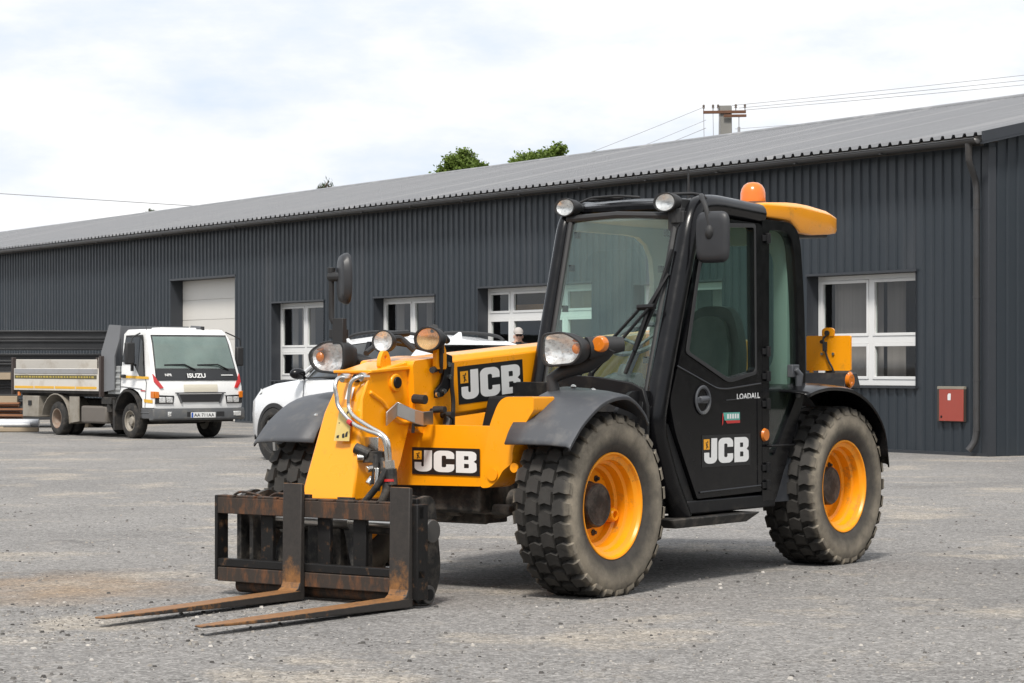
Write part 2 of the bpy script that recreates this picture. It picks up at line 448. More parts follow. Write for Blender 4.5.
# boom head: heavy collar round the boom end
m = MB()
P = round_poly([(1.68,bz(1.68)+.006),(2.06,1.452),(2.04,1.20),(2.02,1.03),(1.97,.995),(1.77,.995),(1.68,1.06)], [.01,.04,.02,.05,.03,.05,.03])
m.plate(P, [], lambda a, b, d: (a, .045-d, b), .43)
m.build('boom_collar', M['yellow'], T, bev=.014)
# nose: from the head down to the hitch
def nose():
    m = MB()
    rt = [(2.425,.0,1.385),(2.505,.0,1.22),(2.51,.0,1.03),(2.56,.0,.75),(2.585,.0,.60),(2.25,.0,.60),(2.12,.0,.81),(2.01,.0,1.10),(2.02,.0,1.40),(2.06,.0,1.45)]
    lf = [(2.36,-.32,1.385),(2.375,-.32,1.289),(2.46,-.34,1.134),(2.58,-.36,.80),(2.665,-.36,.60),(2.25,-.36,.60),(2.12,-.34,.81),(2.01,-.34,1.10),(2.02,-.34,1.40),(2.06,-.32,1.45)]
    return m.loft([lf, rt])
nose().build('boom_nose', M['yellow'], T, bev=.012)
m = MB()  # top lip and side rib of the nose
m.hexa([(2.03,-.335,1.385),(2.38,-.335,1.375),(2.44,.02,1.375),(2.03,.02,1.40),(2.03,-.335,1.41),(2.38,-.335,1.394),(2.44,.02,1.394),(2.03,.02,1.424)])
m.tube(catmull([(2.43,.0,1.26),(2.36,.0,1.225),(2.30,.0,1.195),(2.24,.0,1.14),(2.17,.0,1.086),(2.10,.0,1.068),(2.03,.0,1.072)], 4), .016, 8)
m.build('nose_rib', M['yellow'], T, bev=.005)
m = MB(); m.tube([(2.188,-.01,1.317),(2.188,.022,1.317)], .055, 24); m.build('pin_boss', M['yellow'], T, bev=.006)
m = MB(); m.tube([(2.188,.01,1.317),(2.188,.034,1.317)], .036, 20); m.build('pin_plug', M['black'], T, bev=.004)
m = MB(); m.tube(catmull([(2.035,.018,1.43),(2.03,.02,1.30),(2.015,.02,1.12),(2.02,.015,1.0)], 4), .011, 6); m.build('edge_gap', M['rubber_black'], T)
m = MB(); m.hexa([(1.20,.05,.85),(1.42,.05,.85),(1.42,.80,.85),(1.20,.80,.85),(1.14,.05,1.225),(1.28,.05,1.225),(1.28,.80,1.225),(1.14,.80,1.225)]); m.build('front_bulkhead', M['black'], T, bev=.02)
# boom logo
logo(T, (1.49,by1,1.200), (-1,0,.071), (.071,0,1), .19, mar=.145)
# front face stickers
def quadp(name, mt, pts, parent=T): return MB().face(pts).build(name, mt, parent, smooth=False)
def on_front(a, z):   # a: 0 left edge .. 1 right edge of the nose front face, lifted
    tb = [(1.385,2.36,2.425),(1.22,2.41,2.505),(1.03,2.50,2.51),(.75,2.60,2.56),(.60,2.665,2.585)]
    for (z0,l0,r0),(z1,l1,r1) in zip(tb, tb[1:]):
        if z1 <= z <= z0:
            t = (z0-z)/(z0-z1); xl = l0+(l1-l0)*t; xr = r0+(r1-r0)*t
            yl = -.32 if z > 1.2 else -.34
            return V((xl+(xr-xl)*a+.004, yl*(1-a), z))
    return V((2.6,0,z))
m = MB(); m.face([on_front(.46,.96)+V((.024,0,0)),on_front(.82,.96)+V((.024,0,0)),on_front(.82,1.165)+V((.024,0,0)),on_front(.46,1.165)+V((.024,0,0))])
st = m.build('warning_sticker', mat('pale_yellow_sticker', (.62,.47,.16), .5, var=.1), T, smooth=False)
m = MB()
def sf(a, z): return on_front(.46+.36*a, .96+.205*z)+V((.028,0,0))
for P in ([(.15,.92),(.5,.60),(.62,.66),(.28,.95)], [(.85,.92),(.5,.60),(.42,.64),(.75,.95)], [(.15,.52),(.85,.52),(.85,.55),(.15,.55)],
          [(.15,.10),(.3,.08),(.36,.32),(.2,.36)], [(.2,.40),(.34,.40),(.34,.47),(.2,.47)], [(.52,.10),(.68,.1),(.6,.42),(.46,.38)], [(.70,.12),(.86,.14),(.86,.40),(.72,.34)]):
    m.face([sf(a,b) for a, b in P])
m.build('pictogram', M['black_ink'], st, smooth=False)
m = MB(); m.face([on_front(.50,1.215)+V((.012,0,0)),on_front(.72,1.215)+V((.012,0,0)),on_front(.72,1.29)+V((.012,0,0)),on_front(.50,1.29)+V((.012,0,0))])
m.build('label_plate', M['white_ink'], T, smooth=False)
# hydraulic pipes on the nose
for pts in ([(2.43,-.16,1.345),(2.52,-.17,1.345),(2.56,-.165,1.30),(2.56,-.155,1.24),(2.56,-.132,1.163),(2.57,-.016,1.071),(2.58,.10,1.030),(2.585,.20,1.005),(2.57,.235,.96),(2.56,.245,.85),(2.55,.245,.79)],
            [(2.43,-.02,1.352),(2.50,-.03,1.352),(2.525,-.065,1.32),(2.52,-.085,1.25),(2.52,-.089,1.17),(2.54,-.029,1.113),(2.55,.09,1.055),(2.55,.20,1.005),(2.55,.247,.95),(2.54,.25,.85),(2.53,.255,.76)]):
    m = MB(); m.tube(catmull(pts, 5), .0135, 10)
    m.tube([pts[0], V(pts[0])*.3+V(pts[1])*.7], .028, 8); m.tube([pts[-2], pts[-1]], .026, 8)
    m.build('hydraulic_pipe', M['chrome'], T, ang=40)
m = MB(); m.tube([(2.40,-.085,1.345),(2.465,-.085,1.345)], .026, 12); m.build('pipe_plug', M['black'], T)
m = MB()
m.box(2.44,2.52,.02,.17,.83,.90); m.tube([(2.50,.06,.88),(2.53,-.03,.92)], .035, 10); m.tube([(2.5,.12,.88),(2.52,.12,.70)], .028, 10); m.tube([(2.5,.16,.86),(2.52,.20,.74),(2.52,.20,.62)], .022, 10)
m.tube([(2.54,.255,.80),(2.54,.262,.70)], .038, 10)
m.tube([(2.53,.255,.78),(2.56,.25,.70),(2.58,.22,.60),(2.60,.12,.50)], .024, 10, fil=.04); m.tube([(2.56,.245,.80),(2.59,.20,.70),(2.62,.1,.58)], .022, 10, fil=.04)
m.build('valve_block', M['black_dirty'], T, bev=.004)
m = MB(); 
for p, q in (((2.52,.03,.862),(2.55,.0,.862)),((2.52,.10,.80),(2.56,.085,.79)),((2.52,.14,.80),(2.53,.14,.66)),((2.5,.08,.74),(2.53,.07,.70))): m.tube([p,q], .022, 8)
m.box(2.42,2.47,-.02,.10,.90,.985)
m.build('pipe_coupling', M['chrome'], T, bev=.003)
m = MB(); m.tube([(2.542,.255,.735),(2.543,.256,.72)], .041, 12); m.tube([(2.57,-.05,1.082),(2.575,-.02,1.066)], .0185, 10); m.each('red_ring', M['red_lens'], T)
# bent steel bracket on the side of the nose
m = MB()
Pb = [V((2.30,.02,1.135)),V((2.205,.03,1.195)),V((2.16,.13,1.15)),V((2.10,.15,1.135)),V((2.00,.15,1.14))]
w_ = V((0,.0,-.085)); 
for i in range(4): m.hexa([Pb[i]+w_,Pb[i+1]+w_,Pb[i+1]+w_+V((0,.012,0)),Pb[i]+w_+V((0,.012,0)),Pb[i],Pb[i+1],Pb[i+1]+V((0,.012,0)),Pb[i]+V((0,.012,0))])
m.build('steel_bracket', M['steel'], T, bev=.003)
m = MB()
for p, q, r in (((2.04,.04,1.215),(2.04,.13,1.21),.03),((1.84,.04,1.145),(1.84,.13,1.145),.022),((1.76,.04,1.11),(1.76,.13,1.11),.022),((2.04,.05,1.06),(2.04,.13,1.06),.02)): m.tube([p,q], r, 10)
m.tube([(1.93,.09,1.14),(1.80,.09,1.14)], .014, 8); m.tube([(1.70,.08,1.44),(1.72,.09,1.30),(1.70,.09,1.20),(1.72,.10,1.02),(1.66,.05,.98)], .014, 8, fil=.05)
m.tube([(1.75,.09,1.10),(1.78,.10,1.05),(1.72,.09,1.0)], .03, 8)
m.each('hose_fitting', M['rubber_black'], T)
m = MB(); P = [(1.765,1.50),(1.70,1.485),(1.69,1.40),(1.70,1.317),(1.74,1.262),(1.80,1.225),(1.867,1.218),(1.872,1.262),(1.81,1.31),(1.785,1.36),(1.775,1.43)]
m.plate(P, [], lambda a, b, d: (a, .062+d, b), .02); m.build('guard_plate', M['black'], T, bev=.003)
m = MB()
for a, b in ((1.745,1.43),(1.79,1.26),(1.86,1.24),(1.735,1.35)): m.tube([(a,.08,b),(a,.094,b)], .017, 8)
m.each('guard_bolt', M['chrome'], T)
# lifting tabs with the boom lights
for x0, zt, zb, y in ((2.235,1.495,1.41,-.06),(1.825,1.545,1.40,.062)):
    m = MB(); P = round_poly([(x0-.055,zb),(x0+.055,zb),(x0+.05,zt-.03),(x0+.02,zt+.02),(x0-.02,zt+.02),(x0-.05,zt-.03)], .02)
    m.plate(P, [[(x0+.014*math.cos(t),zt-.02+.014*math.sin(t)) for t in [k*PI/4 for k in range(8)]]], lambda a, b, d: (a, y+d, b), .03)
    m.build('lifting_tab', M['yellow'], T, bev=.004)
def lamp(name, c, d, rx, rz, depth, parent=T, tilt=0, rim=.012, lensmat='reflector', roll=0.0):
    """round or oval lamp facing direction d (xy angle), housing > lens"""
    c = V(c); rot = Matrix.Rotation(d, 3, 'Z') @ Matrix.Rotation(tilt, 3, 'Y')
    def ring(a, k, n=24): return [c + rot @ V((a, k*rx*math.cos(2*PI*i/n+roll*0), k*rz*math.sin(2*PI*i/n))) for i in range(n)]
    h = MB(); h.loft([ring(-depth,.35), ring(-depth*.85,.62), ring(-depth*.45,.92), ring(0,1.06), ring(.012,1.04), ring(.012,.92), ring(-.006,.90)], caps=False); h.face(list(reversed(ring(-depth,.35))))
    ho = h.build(name, M['rubber_black'], parent, ang=50)
    g = MB(); g.loft([ring(-.03,.25), ring(-.02,.6), ring(.0,.905)], caps=False); g.face(ring(-.03,.25)); g.build('reflector', M[lensmat], ho, ang=60)
    g = MB(); g.loft([ring(.006,.915), ring(.016,.6), ring(.020,.25)], caps=False); g.face(ring(.020,.25)); g.build('lens', M['lens'], ho, ang=60)
    return ho
# boom work lights
lamp('boom_light', (2.10,-.16,1.575), R(14), .072, .070, .13, tilt=R(-4))
lamp('boom_light', (1.95,.085,1.59), R(-12), .128, .075, .10, lensmat='amber_reflector')
m = MB()
m.tube([(2.02,-.20,1.59),(1.90,-.18,1.60),(1.86,-.10,1.52)], .02, 8, fil=.03); m.tube([(1.98,-.22,1.62),(1.80,-.20,1.63)], .022, 8)
m.tube([(1.80,.02,1.60),(1.70,.0,1.62),(1.62,-.02,1.58)], .022, 8, fil=.03); m.tube([(1.84,.1,1.60),(1.84,.10,1.44),(1.82,.08,1.38)], .014, 8, fil=.03); m.tube([(1.95,.11,1.64),(1.85,.115,1.645),(1.84,.11,1.50)], .012, 8, fil=.02)
m.tube([(2.1,-.3,1.50),(1.9,-.34,1.58),(1.6,-.36,1.56),(1.2,-.37,1.5)], .018, 8, fil=.1); m.tube([(1.72,-.05,1.66),(1.66,-.1,1.64),(1.6,-.12,1.56)], .03, 8); m.tube([(1.84,.06,1.40),(1.92,.09,1.395)], .02, 8)
m.build('light_bracket', M['rubber_black'], T)

# --- engine cover and right side of the machine
m = MB()
sec = lambda x, t: [(x,-1.12,.72),(x,-.45,.72),(x,-.45,t),(x,-1.0,t),(x,-1.12,t-.14)]
m.loft([sec(-1.75,1.30),sec(-1.5,1.42),(sec(-.3,1.40)),sec(.30,1.30),sec(.42,1.12)])
m.build('engine_cover', M['yellow'], T, bev=.03)
m = MB(); m.box(-2.25,-1.95,-.95,.95,.62,1.10); m.box(-2.2,-1.9,-.35,.5,1.1,1.25)
m.build('counterweight', M['black'], T, bev=.04)

# --- fenders
def fender(name, outer, inner, mt, s=1, roll=.0, skirt=0.05):
    m = MB(); n = len(outer); rings = []
    for (xo, zo), (xi, zi) in zip(outer, inner):
        yo, yi = 1.27, .78
        rings.append([(xi, s*yi, zi),(xi+(xo-xi)*.34, s*(yi+(yo-yi)*.34), zi+(zo-zi)*.25+.006),(xi+(xo-xi)*.7, s*(yi+(yo-yi)*.7), zi+(zo-zi)*.6+.008),(xi+(xo-xi)*.94, s*(yi+(yo-yi)*.95), zi+(zo-zi)*.93+.004),(xo, s*yo, zo-.004),(xo, s*(yo), zo-.022)])
    m.loft(rings, caps=False, closed=False)
    o = m.build(name, mt, T, ang=60)
    so = o.modifiers.new('Solid', 'SOLIDIFY'); so.thickness = .012; so.offset = 0
    return o
fo = catmull([(2.113,0,.935),(2.045,0,1.005),(1.953,0,1.085),(1.772,0,1.19),(1.588,0,1.232),(1.437,0,1.222),(1.303,0,1.14),(1.245,0,1.07)], 3)
fi = catmull([(2.090,0,.945),(2.03,0,1.04),(1.93,0,1.125),(1.77,0,1.215),(1.588,0,1.268),(1.437,0,1.285),(1.30,0,1.27),(1.20,0,1.22)], 3)
for s in (1,-1):
    o = fender('front_fender', [(p.x,p.z) for p in fo], [(p.x,p.z) for p in fi], M['plastic'], s)
    if s < 0: o.location = (0,.035,-.02)
    m = MB()
    for y in (.88,1.03):
        m.ball((1.945,s*y,1.118-(.02 if y > 1 else 0)), .018, .018, .014, 10, 6)
        m.ball((1.50,s*y,1.292-(.022 if y > 1 else 0)), .018, .018, .014, 10, 6)
    m.each('fender_bolt', M['chrome'], o)
ro = catmull([(-.78,0,1.22),(-.95,0,1.255),(-1.167,0,1.27),(-1.465,0,1.245),(-1.74,0,1.14),(-1.94,0,.955),(-2.005,0,.70)], 3)
for s in (1,-1):
    fender('rear_fender', [(p.x,p.z) for p in ro], [(p.x+.0,p.z+.03) for p in ro], M['black_gloss'], s)

# --- headlights on stalks
def headlight(y, x, z, s):
    c = V((x,y,z)); h = MB()
    out = round_poly([(-.17,.085),(.02,.10),(.17,.03),(.165,-.04),(.10,-.10),(-.13,-.115),(-.175,-.06)], [.05,.07,.05,.04,.05,.05,.05], 4)
    if s < 0: out = [(-a, b) for a, b in out]
    rot = Matrix.Rotation(R(-8), 3, 'Z')
    def ring(d, k): return [c + rot @ V((d, a*k, b*k)) for a, b in out]
    h.loft([ring(-.16,.35), ring(-.13,.75), ring(-.05,1.0), ring(.02,1.06), ring(.03,1.02), ring(.03,.93), ring(.0,.9)], caps=False); h.face(ring(-.16,.35))
    ho = h.build('headlight', M['rubber_black'], T, ang=50)
    g = MB(); g.loft([ring(-.04,.3), ring(-.03,.7), ring(.012,.925)], caps=False); g.face(ring(-.04,.3)); g.build('reflector', M['reflector'], ho, ang=60)
    g = MB(); g.loft([ring(.026,.935), ring(.035,.7), ring(.038,.3)], caps=False); g.face(ring(.038,.3)); g.build('lens', M['lens'], ho, ang=60)
    g = MB(); cc = c + rot @ V((-.005, s*.095, -.005)); g.ball(cc, .02, .032, .034, 12, 6)
    g.ball(c + rot @ V((-.005, s*.095, .045)), .014, .03, .012, 10, 5); g.build('indicator', M['orange_lens'], ho)
    return ho
headlight(.93, 1.67, 1.532, 1)
m = MB()
m.tube([(1.60,.80,1.25),(1.60,.79,1.34),(1.57,.86,1.385),(1.52,1.0,1.43),(1.49,1.10,1.50),(1.50,1.16,1.545)], [.042,.042,.046,.05,.052,.045], 12)
m.tube([(1.60,1.05,1.53),(1.50,1.12,1.545),(1.42,1.20,1.555)], [.07,.062,.045], 12)
m.build('headlight_stalk', M['rubber_black'], T, ang=50)
m = MB(); m.lathe([(0,.02),(.045,.02),(.052,0),(.05,-.03),(0,-.03)], (1.60,1.145,1.555), axis='x', seg=20); m.build('turn_signal', M['orange_lens'], T, bev=.004)
headlight(-.80, 1.87, 1.485, -1)
m = MB()
m.tube([(1.75,-.82,1.46),(1.66,-.72,1.46),(1.58,-.60,1.40),(1.52,-.55,1.22),(1.52,-.55,1.0)], [.05,.045,.04,.04,.04], 12, fil=.06)
m.tube([(1.60,-.62,1.42),(1.50,-.50,1.43),(1.40,-.45,1.36)], .03, 10, fil=.05)
m.build('headlight_stalk', M['rubber_black'], T, ang=50)
# far mirror on its post
m = MB()
m.box(1.87,1.91,-.74,-.65,1.56,1.73); m.box(1.84,1.875,-.80,-.66,1.60,1.66)
m.tube([(1.89,-.74,1.70),(1.90,-.755,1.73),(1.90,-.755,2.00),(1.90,-.755,2.06)], [.02,.02,.018,.03], 10)
m.tube([(1.90,-.77,2.0),(1.90,-.66,2.0)], .032, 10)
mp = m.build('mirror_post', M['rubber_black'], T, bev=.004)
m = MB(); rot = Matrix.Rotation(R(-28), 3, 'Z')
def mring(c, d, k, w, h, n=36, sq=2.6):
    pw = 2/sq
    P = []
    for i in range(n):
        t = 2*PI*i/n; cx, sx = math.cos(t), math.sin(t)
        P.append((math.copysign(abs(cx)**pw, cx)*w*k, math.copysign(abs(sx)**pw, sx)*h*k))
    return P
def mirror(name, c, rot, w, h, depth, sq=2.6):
    c = V(c); m = MB()
    rg = lambda d, k: [c + rot @ V((d, a, b)) for a, b in mring(c, d, k, w, h, sq=sq)]
    m.loft([rg(depth,.2), rg(depth*.98,.7), rg(depth*.85,.90), rg(depth*.3,1.0), rg(0,1.02), rg(-.008,.98), rg(-.008,.92), rg(.002,.9)], caps=False); m.face(rg(depth,.2))
    o = m.build(name, M['mirror_shell'], T, ang=50)
    g = MB(); g.face(rg(-.001,.91)); g.build('mirror_glass', M['mirror_face'], o)
    return o
mirror('mirror', (1.90,-.625,1.985), Matrix.Rotation(R(-33), 3, 'Z'), .10, .165, .05)

# --- CAB
YL, YR = .03, 1.06
m = MB()
# front pillars, roof hoops, rear pillars as bent tubes
m.tube([(.74,YL+.02,1.15),(.72,YL+.02,1.27),(.39,YL+.02,2.40),(.30,YL+.03,2.49),(.10,YL+.04,2.50),(-.95,YL+.04,2.49)], .052, 12, fil=.09)
m.tube([(.46,YR-.04,.43),(.62,YR-.04,.66),(.80,YR-.04,1.03),(.72,YR-.04,1.30),(.36,YR-.04,2.36),(.27,YR-.05,2.475),(.08,YR-.05,2.495),(-.55,YR-.05,2.465)], .075, 14, fil=.12)
m.tube([(.25,YL+.03,2.475),(.28,.5,2.49),(.25,YR-.06,2.475)], .045, 12)
m.build('roll_cage', M['black_gloss'], T, ang=50)
m = MB()  # outer seal strip beside the windscreen on both pillars
m.tube([(.80,YR-.115,1.06),(.74,YR-.115,1.27),(.385,YR-.115,2.40)], .028, 8, fil=.05)
m.tube([(.745,YL+.085,1.17),(.41,YL+.085,2.40)], .024, 8); m.tube([(.415,YL+.06,2.415),(.43,.5,2.43),(.40,YR-.12,2.41)], .026, 8)
m.build('windscreen_seal', M['rubber_black'], T)
m = MB()  # roof
sec = lambda x, z, a: [(x,YL+.02,z),(x,YR-.02,z),(x,YR+.0,z+.03),(x,YR-.06,z+.075*a),(x,.55,z+.09*a),(x,YL+.06,z+.075*a),(x,YL,z+.03)]
m.loft([sec(.33,2.455,.6),sec(.22,2.46,1),sec(-.50,2.445,.9),sec(-.53,2.44,.7)])

m.build('roof', M['black_gloss'], T, bev=.012)
# windscreen
m = MB(); nu, nv = 8, 8; g = []
BL, TL_, TR_, BR = V((.76,YL+.07,1.18)), V((.40,YL+.07,2.43)), V((.385,YR-.10,2.43)), V((.79,YR-.10,1.10))
for i in range(nv+1):
    for j in range(nu+1):
        u, v = j/nu, i/nv
        p = (BL*(1-v)+TL_*v)*(1-u) + (BR*(1-v)+TR_*v)*u
        p = p + V((.045*(1-(2*u-1)**2), 0, 0)); g.append(p)
m.add(g, [(i*(nu+1)+j, i*(nu+1)+j+1, (i+1)*(nu+1)+j+1, (i+1)*(nu+1)+j) for i in range(nv) for j in range(nu)])
ws = m.build('windscreen', M['screen_glass'], T)
m = MB()   # glass clamps along both edges
for v in (.27,.5,.72,.9):
    for p, s in ((BL*(1-v)+TL_*v, 1), (BR*(1-v)+TR_*v, -1)):
        q = p + V((-.012, s*.075, 0)); m.box(q.x-.012,q.x+.02,q.y-.016,q.y+.016,q.z-.022,q.z+.022)
m.each('glass_clamp', M['black'], ws, bev=.003)
m = MB(); a, b = V((.825,.93,1.235)), V((.815,.93,1.262)); m.face([(.828,.80,1.235),(.82,.93,1.235),(.812,.93,1.262),(.82,.80,1.262)]); m.build('green_sticker', mat('green_sticker', (.03,.34,.16), .5), ws, smooth=False)
# black cowl under the windscreen
m = MB()
P = [(.02,1.235),(.02,1.345),(.28,1.345),(.49,1.39),(.68,1.38),(.93,1.345),(1.03,1.30),(1.06,1.20),(1.06,1.0),(.70,.98),(.02,.98)]
m.plate(P, [], lambda a, b, d: (.93-d+.0*a, a, b-.03), .03)
m.hexa([(.73,.02,1.12),(.95,.02,1.12),(.95,1.03,1.12),(.73,1.03,1.05),(.73,.02,1.20),(.92,.02,1.24),(.92,1.03,1.23),(.78,1.03,1.10)])
m.box(.76,.93,-.02,.04,1.10,1.31)
m.build('cowl', M['black'], T, bev=.006)
m = MB(); m.plate(round_poly([(.70,1.0),(1.18,1.0),(1.20,1.15),(1.02,1.28),(.70,1.28)], .05), [], lambda a, b, d: (a-.0, .98+d*.0+.02-d, b-.02), .03); m.build('wheel_arch', M['black'], T, bev=.006)
# door
yd = 1.075
fy = lambda a, b, d: (a, yd-d, b)
dout = round_poly([(.685,1.19),(.615,.985),(.345,.545),(-.497,.56),(-.505,2.395),(.10,2.41),(.155,2.385),(.565,1.46)], [.06,.05,.02,.02,.05,.05,.06,.1])
dwin = round_poly([(.46,1.515),(.305,2.10),(.19,2.34),(-.385,2.365),(-.40,1.385),(-.05,1.335)], [.03,.05,.06,.03,.03,.06])
m = MB(); m.plate(dout, [dwin], fy, .055); door = m.build('door', M['black_gloss'], T, bev=.010)
m = MB(); m.plate([(a*1.0,b) for a, b in dwin], [], lambda a, b, d: (a, yd-.03, b), 0); m.build('door_glass', M['cab_glass'], door, smooth=False)
m = MB(); rimw = round_poly([(.50,1.505),(.335,2.11),(.21,2.37),(-.405,2.392),(-.42,1.365),(-.05,1.305)], [.03,.05,.06,.03,.03,.06])
m.plate(rimw, [dwin], lambda a, b, d: (a, yd+.008-d, b), .006); m.build('window_seal', M['rubber_black'], door, bev=.002)
m = MB()  # pressed swage lines
m.tube([(.60,yd,1.42),(.10,yd,1.27),(-.02,yd,1.265),(-.48,yd,1.30)], .007, 6, fil=.05); m.tube([(.32,yd,.585),(-.48,yd,.60)], .008, 6); m.tube([(-.02,yd,1.19),(-.43,yd,1.205)], .004, 6); m.tube([(-.435,yd,1.20),(-.44,yd,.60)], .005, 6)
m.build('swage', M['black_gloss'], door)
m = MB(); cx, cz = .285, 1.195
m.lathe([(.093,0),(.098,.008),(.092,.014),(.078,.012),(.066,-.02),(.05,-.045),(0,-.048)], (0,0,0), seg=36)
hm = m.build('door_handle', M['plastic'], door, loc=(cx,yd+.001,cz), ang=40)
m = MB(); m.box(-.06,.075,-.02,.012,-.022,.020); m.tube([(.04,0,.0),(-.07,.0,.01)], [.028,.02], 10); m.build('grip', M['plastic'], hm, bev=.006)
text_mesh('LOADALL', 'model_lettering', M['white_ink'], door, (-.155,yd+.003,1.196), (-1,0,.02), (.0,0,1), .036, .0012, 1.38)
logo(door, (.265,yd,.772), (-1,0,-.002), (0,0,1), .168, board=True, mar=.13)
st = quadp('dealer_sticker', mat('teal_sticker', (.10,.36,.30), .5), [(.0,yd+.002,1.055),(-.20,yd+.002,1.055),(-.20,yd+.002,1.108),(.02,yd+.002,1.108)], door)
m = MB(); m.face([(-.03,yd+.003,1.034),(-.20,yd+.003,1.036),(-.20,yd+.003,1.054),(-.01,yd+.003,1.054)]); m.face([(.035,yd+.003,1.02),(.02,yd+.003,1.035),(.015,yd+.003,1.105),(.03,yd+.003,1.10)])
m.build('red_stripe', M['red_lens'], st, smooth=False)
m = MB()
for k in range(5): m.face([(-.03-k*.033,yd+.0035,1.066),(-.052-k*.033,yd+.0035,1.066),(-.052-k*.033,yd+.0035,1.098),(-.03-k*.033,yd+.0035,1.098)])
m.build('sticker_marks', M['white_ink'], st, smooth=False)
# post behind the door, rear quarter frame with glass
fq = lambda a, b, d: (a, yd-.006-d, b)
qout = round_poly([(-.515,2.43),(-.93,2.425),(-1.045,2.34),(-1.105,1.88),(-1.13,1.23),(-.70,.49),(-.515,.49)], [.01,.08,.12,.2,.16,.03,.01])
qwin = round_poly([(-.61,2.36),(-.85,2.365),(-.95,2.29),(-1.01,1.88),(-1.03,1.25),(-.68,.80),(-.61,.80)], [.02,.08,.1,.2,.1,.03,.02])
m = MB(); m.plate(qout, [qwin], fq, .07); qf = m.build('rear_side_frame', M['black_gloss'], T, bev=.014)
m = MB(); m.plate(qwin, [], lambda a, b, d: (a, yd-.03, b), 0); m.build('side_glass', M['cab_glass'], qf, smooth=False)
m = MB(); m.plate([(-.62,.84),(-.72,.84),(-.72,.82),(-.62,.82)], [], lambda a, b, d: (a, yd-.02-d, b), .02); m.tube([(-.57,yd,.87),(-.57,yd+.03,.87),(-.98,yd-.02,.865)], .009, 8)
for z in (2.30,1.52,1.35,1.16,.72,.60):
    m.tube([(-.575,yd+.005,z-.035),(-.575,yd+.005,z+.035)], .02, 8); m.box(-.60,-.50,yd-.01,yd+.008,z-.02,z+.02)
m.build('hinge', M['black'], qf, bev=.003)
m = MB(); m.lathe([(0,.016),(.040,.016),(.046,0),(0,0)], (-.535,yd+.0,.947), seg=20); m.build('side_reflector', M['orange_lens'], T)
m = MB(); m.tube([(-.93,yd+.02,1.40),(-.97,yd+.03,1.36),(-.95,yd+.03,1.20)], [.02,.03,.018], 8); m.box(-1.0,-.90,yd-.03,yd+.015,1.34,1.43); m.build('window_latch', M['plastic'], qf, bev=.006)
m = MB(); m.plate(round_poly([(-1.10,.88),(-1.06,.47),(-.64,.475)], .02), [], lambda a, b, d: (a, 1.03-d, b), .10); m.build('tank_panel', M['plastic'], T, bev=.008)
# sill, step
m = MB(); m.box(-.70,.45,.86,1.068,.445,.535); m.prism([(.43,1.05,.44),(.56,1.05,.50),(.78,1.05,1.03),(.66,1.05,1.05),(.34,1.05,.53)], (0,-.12,0)); m.build('sill', M['black'], T, bev=.010)
m = MB(); m.hexa([(-.26,.85,.368),(.66,.85,.368),(.68,1.12,.368),(-.22,1.12,.368),(-.36,.85,.43),(.76,.85,.43),(.78,1.15,.43),(-.36,1.15,.43)]); m.build('step', M['black_dirty'], T, bev=.010)
# far side wall and rear wall of the cab, rear window opening, pale lining
m = MB()
m.plate([(.74,.75),(.74,1.26),(-.05,1.30),(-1.02,1.30),(-1.02,.75)], [], lambda a, b, d: (a, YL+d, b), .03)
m.plate(round_poly([(.36,2.46),(-1.06,2.46),(-1.06,1.28),(.36,1.28)], .02), [round_poly([(.16,2.36),(-.42,2.36),(-.42,1.34),(.30,1.34),(.34,1.6)], .06), round_poly([(-.50,2.36),(-.96,2.36),(-.96,1.34),(-.50,1.34)], .08)], lambda a, b, d: (a, YL+d, b), .04) if 0 else None
m.tube([(-1.02,YL+.03,2.46),(-1.06,YL+.03,1.28)], .045, 8); m.tube([(.70,YL+.03,1.30),(-1.04,YL+.03,1.30)], .03, 8)
m.box(-1.09,-1.04,YL,YR-.03,.75,1.25)
m.box(-1.05,.72,YL+.03,YR-.07,.52,.58)
m.build('cab_wall', M['black'], T, bev=.006)
m = MB()
wo = round_poly([(YL+.04,1.25),(YR-.06,1.25),(YR-.06,2.42),(YL+.04,2.42)], .05)
wi = round_poly([(YL+.16,1.36),(YR-.17,1.36),(YR-.17,2.28),(YL+.16,2.28)], .17, 8)
m.plate(wo, [wi], lambda a, b, d: (-1.03+d, a, b), .05)
m.box(-.98,.28,YL+.06,YR-.07,2.40,2.44)
m.plate([(.34,2.42),(-1.0,2.42),(-1.0,1.28),(-.62,1.28)] + [(-.62,2.05),(-.60,2.18),(-.53,2.28),(-.42,2.33),(-.28,2.34),(.36,2.34)], [], lambda a, b, d: (a, YL+.05+d, b), .04)
m.build('cab_lining', M['lining'], T, bev=.01)
m = MB(); m.plate(wi, [], lambda a, b, d: (-1.01, a, b), 0); m.build('rear_window', M['cab_glass'], T, smooth=False)
m = MB(); m.face([(.70,YL+.035,1.30),(.385,YL+.035,2.40),(-.60,YL+.035,2.42),(-.60,YL+.035,1.30)]); m.build('far_side_glass', M['cab_glass'], T, smooth=False)
